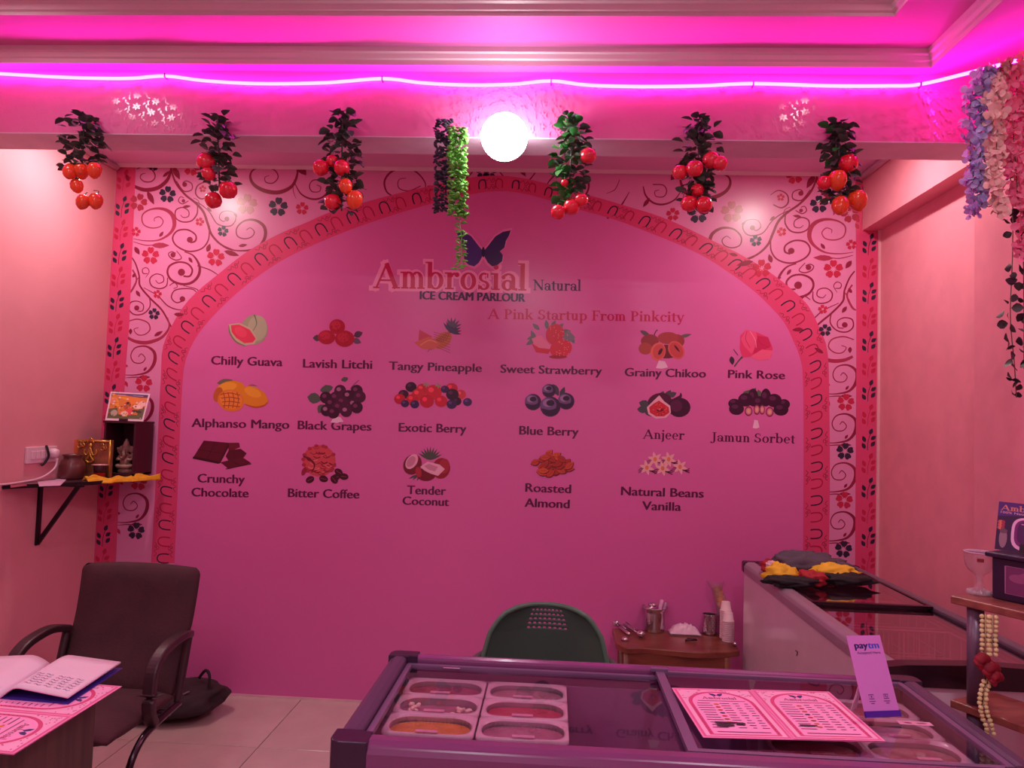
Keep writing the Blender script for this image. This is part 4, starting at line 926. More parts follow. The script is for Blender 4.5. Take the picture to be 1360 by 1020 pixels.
# folded jacket
jk=thing('jacket','crumpled grey, black and yellow jacket with red lining on the chest freezer','jacket',P(1075,762,Z=FZ))
def cloth(px,py,dz,r,name,m,seed,rz=0,amp=.4,fr_=2.5):
    q=P(px,py,Z=FZ+dz); R=Matrix.Rotation(rz,3,'Z'); 
    def f(u,v):
        a=2*PI*u; b=PI*(v-.5); d=Vector((math.cos(b)*math.cos(a),math.cos(b)*math.sin(a),math.sin(b)))
        s=1+amp*mnoise.noise(d*fr_+Vector((seed*3.1,0,0)))+amp*.6*abs(mnoise.noise(d*fr_*2.7+Vector((0,seed*2.3,0))))
        p=q+R@Vector((d.x*r[0]*s,d.y*r[1]*s,d.z*r[2]*s)); p.z=max(p.z,FZ+.002+.001*(seed%4)); return p
    MB().grid(f,36,18).build(name,m,jk)
gy=mat('jacket_grey',(86,68,84),.8,var=.12,vs=30,bump=.2); yl=mat('jacket_yellow',(232,176,40),.75,var=.1,vs=20,bump=.2); bk_=mat('jacket_black',(30,16,26),.8,var=.1); rd=mat('jacket_red',(170,24,44),.75,var=.1); wh=mat('jacket_white',(232,180,200),.7)
cloth(1072,750,.045,(.15,.09,.05),'grey_panel',gy,1,.1); cloth(1096,752,.045,(.10,.08,.03),'grey_panel',gy,2,-.2)
cloth(1037,763,.035,(.062,.05,.042),'yellow_panel',yl,3); cloth(1108,760,.04,(.088,.05,.036),'yellow_panel',yl,4,-.1)
cloth(1116,768,.022,(.12,.075,.026),'black_panel',bk_,5); cloth(1050,772,.02,(.10,.06,.024),'black_panel',bk_,6); cloth(1077,768,.03,(.06,.05,.03),'red_lining',rd,7); cloth(1022,753,.03,(.035,.05,.03),'red_lining',rd,8); cloth(1025,751,.045,(.022,.03,.02),'white_cuff',wh,9); cloth(1084,771,.022,(.02,.02,.016),'white_cuff',wh,10)
# ------------------------------------------------------------------ green plastic chair
gc=mat('green_chair_plastic',(58,84,72),.32,var=.06,vs=5)
cy=-1.14; ct=P(722,804,Y=cy); gx=P(724,860,Y=cy).x
t=thing('plastic_chair','dark green moulded plastic chair with perforated back, behind the display freezer','chair',(gx,cy-.22,0))
zt_=ct.z; zs_=.42
def half(v): # half width of the shell at relative height v (0 seat, 1 top)
    T_=[(0,.225),(.3,.238),(.54,.237),(.78,.212),(.89,.182),(.95,.158),(.985,.135),(1,.118)]
    for (a,p),(b,q) in zip(T_,T_[1:]):
        if v<=b: return p+(q-p)*(v-a)/(b-a)
    return .118
def bf(u,v):
    s=2*u-1; w_=half(v); x=s*w_; z=zs_-.02+(zt_-zs_+.02)*v-.008*abs(s)**3*v
    y=cy+.02+.06*(v-1)-.075*s*s*(1-.3*v)
    return Vector((gx+x,y-.0,z))
def skip(i,j): return 64<=j<=76 and 13<=i<=27 and j%3==1 and i%2==1
mb=MB(); mb.grid(bf,40,80,skip=skip); mb.build('backrest',gc,t,mods=(('SOLIDIFY',{'thickness':.004}),))
edge=[bf(0,k/24) for k in range(25)]+[bf(k/14,1) for k in range(1,14)]+[bf(1,1-k/24) for k in range(25)]
MB().tube(edge,.0095,8).build('back_rim',mat('green_rim',(84,118,100),.35,var=.04),t)
def sf(u,v):
    s=2*u-1; return Vector((gx+s*(.225+.02*v),cy-.42+.42*v,zs_-.012*(1-s*s)-.015*v+.004*(1-v)))
MB().grid(sf,16,12).build('seat',gc,t,mods=(('SOLIDIFY',{'thickness':.006}),))
for sx in (-1,1):
    MB().tube(catmull([(gx+sx*.235,cy-.0,zs_+.22),(gx+sx*.262,cy-.12,zs_+.225),(gx+sx*.268,cy-.3,zs_+.21),(gx+sx*.262,cy-.41,zs_+.16),(gx+sx*.245,cy-.42,zs_)],4),.016,8).build('armrest',gc,t)
    MB().tube([(gx+sx*.215,cy-.40,zs_),(gx+sx*.25,cy-.45,.0)],[.026,.018],8).build('leg',gc,t)
    MB().tube([(gx+sx*.215,cy-.02,zs_),(gx+sx*.25,cy+.05,.0)],[.026,.018],8).build('leg',gc,t)
# ------------------------------------------------------------------ low wooden table and what stands on it
TZ=.465
wd=wood('brown_wood',(112,52,40),(136,70,52),(6,30,30),.3)
tp=[P(x,y,Z=TZ) for x,y in ((812,831),(812,845),(818,854),(833,860.5),(858,861),(884,863),(924,866.5),(956,866.5),(986,864),(1006,862))]
tr=P(1008,862,Z=TZ); tp=[Vector((max(p.x,tp[0].x),p.y,p.z)) for p in tp]+[Vector((tr.x,-.03,TZ)),Vector((tp[0].x,-.03,TZ))]
front=[(p.x,p.y) for p in catmull([(p.x,p.y,0) for p in tp[1:10]],4)]
poly=front+[(min(tr.x,CX0-.01),-.03),(tp[0].x,-.03)]
poly=[(min(x,CX0-.012),y) for x,y in poly]
t=thing('side_table','low brown wooden table with a wavy front edge against the back wall','table',(.55,-.25,0))
MB().prism(poly,TZ-.028,TZ,smooth=False).build('tabletop',wd,t,mods=(('BEVEL',{'width':.004,'segments':2,'limit_method':'ANGLE'}),))
MB().box2((tp[0].x+.05,-.36,TZ-.085),(.86,-.34,TZ-.028)).build('apron',wd,t)
for x in (tp[0].x+.05,.86):
    for y in (-.34,-.07): MB().lathe([(.016,0),(.02,.1),(.022,TZ-.028)],(x,y,0),12).build('leg',wd,t)
steel=mat('polished_steel',(205,190,198),.14,.95,var=.05,vs=6); 
def base(px,py): return P(px,py,Z=TZ)
q=base(869,838); r=.052
t=thing('steel_pot','flared shiny steel pot holding scoops on the low table','pot',q)
MB().lathe([(1e-4,0),(r*.94,0),(r*.97,.004),(r,.02),(r,.095),(r*1.03,.108),(r*1.3,.124),(r*1.28,.127),(r*.98,.108),(r*.96,.02),(1e-4,.006)],q,32).build('pot_body',steel,t)
mb=MB(); mb.tube([q+Vector((-.055,-.02,.115)),q+Vector((-.02,-.02,.122)),q+Vector((.0,-.01,.10))],[.004,.016,.012],10); mb.ell(q+Vector((-.012,0,.135)),(.024,.024,.012)); mb.build('scoop_bowl',steel,t)
for k,(dx,m) in enumerate(((.018,'pink_handle'),(.038,'mauve_handle'))):
    o=MB().tube([q+Vector((dx-.012,.01,.02)),q+Vector((dx+.022,.02,.158-.012*k))],[.006,.011],10).build('scoop',mat(m,(222,150,190) if k==0 else (166,104,150),.3),None); tag(o,['ice cream scoop with pale pink handle standing in the steel pot','ice cream scoop with mauve handle standing in the steel pot'][k],'scoop')
for k,(a,b,lb) in enumerate((((823,829),(851,847),'steel ice cream scoop lying on the table, bowl towards the front'),((836,845),(818,832),'steel trigger scoop lying under the other at the table\'s left end'))):
    p0=base(*a)+Vector((0,0,.018 if k==0 else .008)); p1=base(*b)+Vector((0,0,.012))
    t=thing('ice_cream_scoop',lb,'scoop',(p0+p1)/2)
    d=(p1-p0)
    MB().tube([p0,p0+d*.25,p0+d*.62,p1-d*.1],[.008,.010,.007,.005],10).build('handle',steel,t)
    MB().ell(p1+Vector((0,0,.008)),(.024,.022,.017),u=16,v=8).build('bowl',steel,t)
    MB().tube([p0+d*.3+Vector((0,.004,.014)),p0+d*.6+Vector((0,.004,.016)),p0+d*.72+Vector((0,.002,.008))],.003,6).build('trigger',steel,t)
    if k==0: MB().ell(p0+Vector((0,0,.012)),(.014,.014,.012)).build('end_knob',steel,t)
o=MB().lathe([(.018,0),(.02,.01),(.012,.018),(1e-4,.02)],base(830,851),12).build('measuring_cap',steel); tag(o,'tiny steel cap at the left front corner of the low table','cap')
# packet
q=base(909,842)
def pk(u,v):
    s=2*u-1; w_=2*v-1; e=(1-abs(s)**3)*(1-abs(w_)**3)
    return q+Vector((s*.078,w_*.04+.015*s*0,.004+.042*e*(1+.25*mnoise.noise(Vector((s*2,w_*2,1))))+.018*e*mnoise.noise(Vector((s*5,w_*4,3)))+.010*e*mnoise.noise(Vector((s*11,w_*9,3)))+.004))
t=thing('packet','crumpled white printed packet lying on the low table','packet',q)
mb=MB(); mb.grid(pk,34,22); mb.grid(lambda u,v:Vector((pk(u,v).x,pk(u,v).y,TZ+.002)),20,14); mb.build('pouch',mat('packet_white',(236,190,214),.35,var=.05,bump=.3,bs=25),t)
A=Art(lambda u,v,h:pk(u,v)+Vector((0,-.0012-h,.0012+h)),.0003,.0002)
for (u,v,an) in ((.12,.75,.3),(.3,.4,1),(.55,.5,.2),(.62,.7,1.2),(.75,.35,.6),(.45,.75,0),(.85,.6,.5)): A.stroke([(u-.02,v),(u,v+.05*math.sin(an*5)),(u+.03,v+.02)],.018,(90,50,96))
A.leaf(.13,.8,.09,.12,.4,(44,26,56)); A.build('packet_print',t,cardm)
q=base(918,852); t=thing('clip','small dark metal peg lying in front of the white packet','clip',q)
MB().tube([q+Vector((-.03,-.005,.006)),q+Vector((.03,.006,.007))],[.006,.004],8).build('arm',mat('dark_metal',(84,44,56),.4,.5),t); MB().tube([q+Vector((-.02,.004,.013)),q+Vector((.025,-.004,.012))],[.004,.005],8).build('arm',mat('dark_metal',(84,44,56),.4,.5),t)
# perforated steel cup
q=base(942,842); r=.036
t=thing('steel_cup','small perforated steel cup right of the white packet','cup',q)
mb=MB(); H_=.098
def cf_(u,v): a=2*PI*u; return q+Vector((r*math.cos(a),r*math.sin(a),.004+H_*v))
mb.grid(cf_,48,30,skip=lambda i,j:3<=j<=26 and ((i+ (2 if (j//3)%2 else 0))%4==0) and j%3==1); mb.lathe([(1e-4,.004),(r,.004)],q,24); mb.build('perforated_wall',steel,t)
MB().tube([q+Vector((r*math.cos(k*PI/12),r*math.sin(k*PI/12),H_+.004)) for k in range(24)],.002,6,closed=True).build('cup_rim',steel,t)
# bag with wafer cones
q=base(966,842)
t=thing('cone_bag','tall clear plastic bag with stacked brown wafer cones beside the paper cups','bag',q)
cone=mat('wafer_cone',(176,104,70),.6,var=.2,vs=60,bump=.4,bs=80)
tipd=Vector((-.062,.03,.225)); 
for k in range(6):
    b=q+Vector((.008,0,.012))+tipd*(k/6.0)*.72; e=b+tipd*.40
    R_=(e-b).to_track_quat('Z','Y').to_matrix()
    MB().lathe([(.005,0),(.026,(e-b).length),(.0235,(e-b).length),(.004,.01)],b,14,rot=R_).build('wafer_cone',cone,t)
def bgf(u,v):
    a=2*PI*u; w_=.034*(1-.35*abs(v-.35))+(.02*max(0,v-.82)/.18); n_=mnoise.noise(Vector((math.cos(a)*1.6,math.sin(a)*1.6,v*7)))
    c=q+Vector((.010,0,.002))+tipd*v*1.17; return c+Vector((math.cos(a)*(w_+.010*n_),math.sin(a)*(w_*.8+.008*n_),.006*n_*v))
MB().grid(bgf,24,28).build('plastic_film',glass('bag_film',(.90,.80,.84),1.45,.12,4.5,.13),t)
# paper cup stacks
cupm=mat('white_paper_cup',(238,196,206),.5,var=.02)
def cup_mesh():
    return MB().lathe([(1e-4,.046),(.0205,.046),(.021,.0455),(.0262,.005),(.0298,.004),(.0302,.0008),(.0285,-.0003),(.0252,.003),(.0196,.044),(1e-4,.0445)],(0,0,0),20)
first=None
for (px,py,n,lb,ex) in ((984.5,848,15,'back stack of upturned white paper cups on the low table',0),(1001,853,11,'front stack of upturned white paper cups on the low table',0)):
    q=base(px-2,py); 
    if q.x>CX0-.035: q.x=CX0-.035
    for k in range(n):
        if first is None:
            o=cup_mesh().build('paper_cup',cupm); first=o
        else: o=first.copy(); COL.objects.link(o)
        o.location=q+Vector((0,0,.0005+k*.0098))
        nm='back' if n==15 else 'front'
        l='white paper cup on top of the %s stack on the low table'%nm if k==n-1 else 'bottom white paper cup of the %s stack on the low table'%nm if k==0 else 'white paper cup nested inside the %s stack on the low table'%nm
        od=['','second','third','fourth','fifth','sixth','seventh','eighth','ninth','tenth','eleventh','twelfth','thirteenth','fourteenth','fifteenth'][k]
        if 0<k<n-1: l='white paper cup, %s from the bottom of the %s stack on the low table'%(od,nm)
        tag(o,l,'paper cup','paper cups in the %s stack'%nm)
q=base(1001,859); q.x=min(q.x,CX0-.02)
o=MB().ell(q+Vector((0,-.01,.012)),(.014,.012,.012),u=10,v=6).build('foil_ball',steel); tag(o,'crumpled foil ball at the right front corner of the low table','foil ball')
# ------------------------------------------------------------------ office chair
oc=mat('brown_chair_fabric',(74,36,46),.85,var=.16,vs=9,bump=.15,bs=120); armm=mat('chair_arm_plastic',(62,36,44),.4,var=.05)
ox,oy=-1.668,-1.14
t=thing('office_chair','dark brown upholstered armchair with curved arms beside the desk','chair',(ox,oy-.2,0))
zt_=P(185,749,Y=oy+.06).z
def backf(side):
    def f(u,v):
        s=2*u-1; w_=.25*(1+.0*v)-.012*(1-v); 
        rc=.03; ee=max(0,(v-.94)/.06); w_-=.02*ee**2; eb=max(0,(.05-v)/.05); w_-=.02*eb**2
        x=s*w_; z=.43+(zt_-.43)*v - .012*s*s*(v>.5)*v; 
        th=.035*(1-abs(s)**6)*(1-abs(2*v-1)**10)
        y=oy-.06+.15*v+.03*math.sin(v*3.0)-.035*s*s*0
        return Vector((ox+x,y+(-th if side else th*.6),z))
    return f
mb=MB(); mb.grid(backf(True),28,36); mb.grid(backf(False),28,36); bmesh.ops.remove_doubles(mb.bm,verts=list(mb.bm.verts),dist=.0005); mb.build('backrest',oc,t)
def seatf(side):
    def f(u,v):
        s=2*u-1; q=2*v-1; th=.045*(1-abs(s)**6)*(1-abs(q)**6)
        return Vector((ox+s*.245,oy-.27+q*.235,.435+.02*(q<0)*-q*q*-.5+(th if side else -th*.9)-.02*max(0,-q-.7)))
    return f
mb=MB(); mb.grid(seatf(True),28,24); mb.grid(seatf(False),28,24); bmesh.ops.remove_doubles(mb.bm,verts=list(mb.bm.verts),dist=.0005); mb.build('seat',oc,t)
chrome=mat('dark_chrome_tube',(70,50,60),.25,.8,var=0)
for sx in (-1,1):
    x=ox+sx*.262
    path=catmull([(x-sx*.015,oy+.02,.655),(x,oy-.06,.672),(x,oy-.15,.668),(x,oy-.22,.65),(x,oy-.27,.61),(x,oy-.285,.54),(x,oy-.28,.46),(x,oy-.25,.41)],5)
    mb=MB(); mb.bar(path,.045,.028,up=(0,0,1) ); mb.build('armrest',armm,t,mods=(('BEVEL',{'width':.008,'segments':2}),))
    MB().tube(catmull([(x-sx*.01,oy-.04,.41),(x,oy-.22,.405),(x,oy-.33,.38),(x,oy-.40,.30),(x,oy-.415,.15),(x,oy-.41,.03),(x,oy-.37,.014),(x,oy-.15,.012),(x,oy+.06,.012)],5),.013,8).build('leg_frame',chrome,t)
    MB().tube(catmull([(x-sx*.012,oy+.02,.66),(x-sx*.012,oy-.02,.52),(x-sx*.012,oy-.05,.41)],5),.016,8).build('arm_support',armm,t)
MB().tube([(ox-.262,oy+.06,.012),(ox+.262,oy+.06,.012)],.013,8).build('cross_tube',chrome,t)
MB().tube([(ox-.25,oy-.1,.392),(ox+.25,oy-.1,.392)],.012,8).build('cross_tube',chrome,t)
# ------------------------------------------------------------------ bag on the floor
q=P(262,945,Z=0); bgm=mat('bag_dark_cloth',(52,34,42),.8,var=.15,vs=12,bump=.5,bs=14); q=Vector((q.x-.12,-.27,0))
t=thing('backpack','slumped dark backpack lying on the floor against the back wall','bag',q)
def bgp(u,v):
    a=2*PI*u; b=PI*(v-.5); d=Vector((math.cos(b)*math.cos(a),math.cos(b)*math.sin(a),math.sin(b)))
    s=1+.22*mnoise.noise(d*1.8+Vector((4,0,0)))+.10*abs(mnoise.noise(d*5)); x=abs(d.x)**.8*math.copysign(1,d.x)
    z=.065+d.z*.078*s+.03*max(0,d.x)
    return q+Vector((x*.25*s,d.y*.20*s,max(.002,z)))
MB().grid(bgp,40,24).build('bag_body',bgm,t)
MB().tube(catmull([q+Vector(k) for k in ((-.10,-.12,.15),(-.02,-.17,.13),(.06,-.15,.12),(.14,-.10,.15))],6),.006,6).build('zip',mat('zip_grey',(120,90,96),.4,.4),t)
MB().bar(catmull([q+Vector(k) for k in ((-.10,-.12,.08),(-.12,-.20,.012),(-.11,-.26,.006),(-.09,-.29,.006))],5),.03,.004).build('strap',mat('strap_black',(30,18,24),.7),t)
MB().tube(catmull([q+Vector(k) for k in ((.12,.04,.17),(.16,.02,.215),(.20,-.02,.205),(.21,-.04,.15))],5),.008,6).build('handle_loop',mat('strap_black',(30,18,24),.7),t)
# ------------------------------------------------------------------ desk
DX=-1.262; DYa=-1.985; DYb=-2.37; DZ=.75
lam=wood('desk_laminate',(70,50,48),(92,68,62),(30,30,1.5),.45)
t=thing('desk','dark wood-grain laminate desk at the left edge','desk',((XL+DX)/2,(DYa+DYb)/2,0))
MB().box2((XL+.01,DYb,DZ-.025),(DX+.004,DYa,DZ),bev=.002).build('desktop',lam,t)
MB().box2((DX-.022,DYb+.012,0),(DX,DYa-.002,DZ-.025)).build('side_panel',lam,t)
MB().box2((XL+.012,DYb+.03,0),(XL+.034,DYa-.01,DZ-.025)).build('side_panel',lam,t)
MB().box2((XL+.034,DYa-.03,.3),(DX-.022,DYa-.012,DZ-.025)).build('back_panel',lam,t)
# menu sheet hanging over the desk edge (big pink)
zs_=DZ+.002
cs=[P(162,912,Z=zs_),P(18,1003,Z=zs_)]
e=(cs[1]-cs[0]); 
def qd(p): return Vector(p)
A0=P(162,912,Z=zs_); B0=P(18,1003,Z=zs_); C0=P(-170,985,Z=zs_); D0=P(-60,905,Z=zs_)
# page order: c00 far-left, c10 far-right ...
D0=A0+(C0-B0)
th,A=card([A0,B0,C0,D0],.0012,'menu_card','open pink printed menu card lying on the desk under the ledger','menu',seed=9)
A.build('menu_print',th,cardm)
# ledger
zl=DZ+.006
L0=P(66,873,Z=DZ+.05); 
t=thing('ledger','open ledger with handwritten pages and blue cover lying on the pink menu','book',P(60,905,Z=zl))
n00=P(-60,926,Z=zl); n10=P(90,934.5,Z=zl); n11=P(160,887,Z=zl); n01=P(62,880.5,Z=zl)
# right half of the book: near edge n00(spine side?) .. n10, far edge n01..n11
pw=mat('page_white',(236,206,224),.6,var=.02); bl=mat('ledger_cover_blue',(62,44,150),.4)
spN=P(-30,930,Z=zl); 
def block(a,b,c,d,z0,z1,name,m,parent):
    mb=MB(); lo=[Vector((p.x,p.y,z0)) for p in (a,b,c,d)]; hi=[Vector((p.x,p.y,z1)) for p in (a,b,c,d)]
    mb._new(lo+hi,[(3,2,1,0),(4,5,6,7),(0,1,5,4),(1,2,6,5),(2,3,7,6),(3,0,4,7)]); return mb.build(name,m,parent)
# the spine runs from S0 (near) to S1 (far)
S0=P(0,918,Z=zl); S1=P(66,884,Z=zl); R0=n10; R1=n11; S0=R0+(S1-R1)*1.0+Vector((0,0,0))
S0=P(-2,927,Z=zl)
block(S0,R0+(R0-S0)*.01,R1+(R1-S1)*.03,S1,DZ+.0042,DZ+.0058,'cover',bl,t)
def pagef(a,b,c,d,hmax,z0,sp):
    def f(u,v):
        p=(a*(1-u)+b*u)*(1-v)+(d*(1-u)+c*u)*v
        return Vector((p.x,p.y,z0+hmax*(math.sin(min(1,u*sp+.02)*PI*.5))*(1-.55*u)))
    return f
pf=pagef(S0,R0,R1,S1,.040,DZ+.006,3.2)
mb=MB(); mb.grid(pf,20,6); mb.build('page_stack',pw,t,mods=(('SOLIDIFY',{'thickness':.005,'offset':-1}),))
LL0=S0+(S0-R0)*1.0; LL1=S1+(S1-R1)*1.0
LL0.x=max(LL0.x,XL+.06); LL1.x=max(LL1.x,XL+.06)
block(LL0,S0,S1,LL1,DZ+.0042,DZ+.0058,'cover',bl,t)
pf2=pagef(S0,LL0,LL1,S1,.030,DZ+.006,3.2)
mb=MB(); mb.grid(pf2,16,6); mb.build('page_stack',pw,t,mods=(('SOLIDIFY',{'thickness':.005,'offset':1}),))
A=Art(lambda u,v,h:pf(u,v)+Vector((0,0,.0010+h)),0,.00002); rr=random.Random(5)
for r in range(6):
    v=.12+r*.055
    for k in range(5):
        u=.25+k*.14+rr.uniform(-.02,.02); A.stroke([(u,v),(u+.03,v+.012),(u+.06,v-.008),(u+.10,v+.006)],.008,(150,120,160),adv=False)
A.build('handwriting',t,cardm)
A=Art(lambda u,v,h:pf2(u,v)+Vector((0,0,.0040+h)),0,.00002)
for r in range(7):
    v=.3+r*.06
    for k in range(4):
        u=.15+k*.2+rr.uniform(-.02,.02); A.stroke([(u,v),(u+.04,v+.012),(u+.08,v-.008),(u+.12,v+.006)],.008,(160,120,160),adv=False)
A.build('handwriting',t,cardm)
# ------------------------------------------------------------------ wall shelf with bracket
SZ=1.17
sp=[P(198,629,Z=SZ),P(122,648.5,Z=SZ),P(2,651,Z=SZ)]
sp[0]=P(198,629,Y=-.004); sp[1]=P(122,648,Y=-.42); sp[2]=P(2,651,X=XL+.001)
t=thing('wall_shelf','narrow dark shelf in the left corner on a black metal bracket','shelf',(XL,-.3,SZ))
gl=mat('shelf_top_laminate',(92,54,74),.18,var=.1,vs=9,coat=.4)
poly=[(XL+.001,-.004),(sp[0].x,sp[0].y),(sp[1].x,sp[1].y),(sp[2].x,sp[2].y)]
MB().prism(poly,SZ-.012,SZ).build('shelf_board',gl,t)
e1=MB(); e1.bar([(sp[0].x,sp[0].y-.001,SZ-.008),(sp[1].x,sp[1].y,SZ-.008),(sp[2].x+.004,sp[2].y,SZ-.008)],.006,.018); e1.build('edge_band',mat('black_metal',(34,14,26),.4,.3),t)
bm_=mat('black_metal',(34,14,26),.4,.3)
yb=P(52,700,X=XL+.012).y
z0b=P(50,724,X=XL+.012).z; x1b=P(105,647,Y=yb).x
MB().box2((XL+.001,yb-.011,z0b),(XL+.014,yb+.011,SZ-.012)).build('bracket_upright',bm_,t)
MB().bar([(XL+.010,yb,z0b+.01),(x1b,yb,SZ-.014)],.02,.012,up=(0,1,0)).build('bracket_brace',bm_,t)
MB().box2((XL+.014,yb-.011,SZ-.022),(x1b+.02,yb+.011,SZ-.0125)).build('bracket_arm',bm_,t)
# papers / stickers on the shelf
for (pts_,c,lb) in (([(50,640),(72,634),(88,637),(80,645),(52,646)],(226,170,206),'small white printed leaflet lying on the corner shelf'),([(20,636),(38,634),(48,638),(30,641)],(196,130,160),'pale paper slip lying at the left end of the corner shelf'),([(8,643),(26,641),(36,645),(14,648)],(150,60,80),'dark pink slip at the front of the corner shelf')):
    pp=[P(x,y,Z=SZ+.001) for x,y in pts_]; o=MB().prism([(max(p.x,XL+.004),p.y) for p in pp],SZ+.0008,SZ+.0022).build('leaflet',mat('leaflet_'+str(c[0]),c,.4,var=.15,vs=50)); tag(o,lb,'leaflet')
# clay pot
q=P(95,631,Z=SZ); q.x=XL+.115; pr=.048
q=P(95,634,Y=-.33); q.z=SZ
t=thing('clay_pot','brown glazed clay pot with narrow neck on the corner shelf','pot',q)
MB().lathe([(1e-4,0),(.046,0),(.057,.012),(.062,.04),(.061,.068),(.052,.092),(.042,.102),(.041,.114),(.047,.121),(.047,.127),(.038,.127),(.036,.10),(.05,.07),(.05,.02),(1e-4,.01)],q,32).build('pot_body',mat('brown_glaze',(98,44,44),.3,var=.15,vs=12,coat=.3),t)
# gold emblem frames
gold=mat('antique_gold',(210,150,70),.3,.7,var=.15,vs=30); orr=mat('orange_card',(214,104,60),.5,var=.1)
def Q(px,py,Y): return P(px,py,Y=Y)
yg=-.245
a=Q(92,583,yg); b=Q(146,633,yg)
t=thing('devotional_frame','gold framed devotional plaque with raised symbols behind the clay pot','plaque',(a.x+.1,yg,SZ))
MB().box2((a.x+.05,yg,SZ),(b.x,yg+.02,a.z),bev=.003).build('plaque',mat('plaque_bronze',(160,96,70),.4,.3,var=.2,vs=25),t)
MB().box2((a.x,yg+.012,SZ),(a.x+.045,yg+.03,a.z-.002)).build('side_card',orr,t)
mb=MB()
for (p0,p1) in (((a.x+.05,a.z-.006),(b.x,a.z-.006)),((b.x-.006,SZ+.005),(b.x-.006,a.z))): mb.tube([(p0[0],yg-.004,p0[1]),(p1[0],yg-.004,p1[1])],.006,8)
mb.build('gold_border',gold,t)
def omsym(cx,cz,s,y,mbx):
    def T(u,v): return Vector((cx+u*s,y,cz+v*s))
    mbx.tube(catmull([T(-.9,.7),T(-.5,1),T(-.05,.8),(T(-.1,.35)),T(-.4,.15),T(.05,.0),T(.1,-.5),T(-.35,-.9),T(-.95,-.6)],5),s*.16,6)
    mbx.tube(catmull([T(.05,-.05),T(.45,.15),T(.85,.1),T(.95,-.3),T(.6,-.55),T(.4,-.35)],5),s*.14,6)
    mbx.tube(catmull([T(.35,.75),T(.6,.5),T(.95,.8)],4),s*.09,6); mbx.ell(T(.65,1.0),(s*.13,s*.1,s*.13),u=8,v=6)
mb=MB(); p=Q(109,590,yg); omsym(p.x,p.z,.020,yg-.008,mb); p=Q(139,594,yg); omsym(p.x,p.z,.018,yg-.008,mb)
p=Q(121,603,yg); 
mb.tube(catmull([Vector((p.x+u*.026,yg-.010,p.z+v*.026)) for u,v in ((-1.1,.9),(-1.2,.2),(-.7,-.2),(-.3,.5),(0,1.3),(.3,.5),(.7,-.2),(1.3,.2),(1.3,.9))],5),.0045,6)
mb.tube(catmull([Vector((p.x+u*.026,yg-.010,p.z+v*.026)) for u,v in ((0,1.3),(0,.2),(-.3,-.6),(-.8,-1.2),(0,-1.7),(.7,-1.2),(.3,-.6),(0,.2))],5),.0055,6)
mb.ell((p.x,yg-.01,p.z+.045),(.009,.006,.012)); mb.tube(catmull([Vector((p.x+u*.02,yg-.010,p.z+.07+v*.02)) for u,v in ((-.9,-.6),(-.5,.3),(0,.7),(.5,.3),(.9,-.6))],4),.003,6)
mb.build('raised_symbols',gold,t)
# little red jar tray
jx=Q(134,600,-.295)
t=thing('tumbler','small red and dark printed tumbler standing before the gold plaque','tumbler',(jx.x,-.295,SZ))
MB().lathe([(1e-4,0),(.024,0),(.028,.055),(.030,.075),(.027,.075),(.022,.004)],(jx.x,-.295,SZ),20).build('cup_body',mat('tumbler_red',(176,20,34),.35,var=.2,vs=40),t)
MB().lathe([(.0285,.035),(.0295,.055),(.0305,.074),(.0302,.0745)],(jx.x,-.295,SZ),20).build('dark_band',mat('tumbler_dark',(60,18,34),.4,var=.2,vs=40),t)
MB().lathe([(1e-4,.075),(.040,.074),(.041,.077),(1e-4,.079)],(jx.x,-.295,SZ),24).build('lid',mat('tumbler_lid',(232,150,160),.3),t)
# yellow cloth
ylw=mat('saffron_cloth',(232,160,28),.8,var=.12,vs=30,bump=.5,bs=30)
cA=P(110,633,Y=-.40); cB=Vector((P(186,600,Y=-.19).x+.01,-.03,0))
def yc_(u,v):
    x=cA.x+(cB.x-cA.x)*u; y=-.40+.37*u; n=Vector((.37,-(cB.x-cA.x),0)).normalized()   # outward
    w_=(v-.5)*(.060+.040*mnoise.noise(Vector((u*6,4,v))))*(1-.5*u)+.026+.010*mnoise.noise(Vector((u*9,1,0))); f=abs(math.sin(v*7+u*6+2*mnoise.noise(Vector((u*4,v*2,0)))))
    z=SZ+.003+.024*math.sin(PI*min(1,v*1.02))*(.35+.75*f)*(.75+.8*mnoise.noise(Vector((u*5,7,v*2)))-.30*u)-(.016*max(0,v-.8)/.2)
    return Vector((x+n.x*w_,min(y+n.y*w_,-.006),z))
o=MB().grid(yc_,40,16).build('cloth',ylw,None,mods=(('SOLIDIFY',{'thickness':.002,'offset':-1}),)); tag(o,'crumpled saffron yellow cloth spread on the corner shelf below the shrine box','cloth')
# shrine box
bx0=Q(139,560,-.19).x; bx1=Q(181,560,-.19).x; bz1=Q(165,562,-.19).z; dep0,dep1=-.19,-.012
bxm=mat('shrine_box_maroon',(66,16,34),.45,var=.08)
t=thing('shrine_box','open-fronted dark maroon box holding a statuette on the corner shelf','box',((bx0+bx1)/2,-.1,SZ+.014))
zb_=SZ+.016
for n_,a_,b_ in (('side_panel',(bx0,dep0,zb_),(bx0+.010,dep1,bz1)),('side_panel',(bx1-.010,dep0,zb_),(bx1,dep1,bz1)),('top_panel',(bx0-.006,dep0-.006,bz1),(bx1+.004,dep1,bz1+.010)),('bottom_panel',(bx0,dep0,zb_-.002),(bx1,dep1,zb_+.008)),('back_panel',(bx0+.01,dep1-.008,zb_+.008),(bx1-.01,dep1,bz1))):
    MB().box2(a_,b_).build(n_,bxm,t)
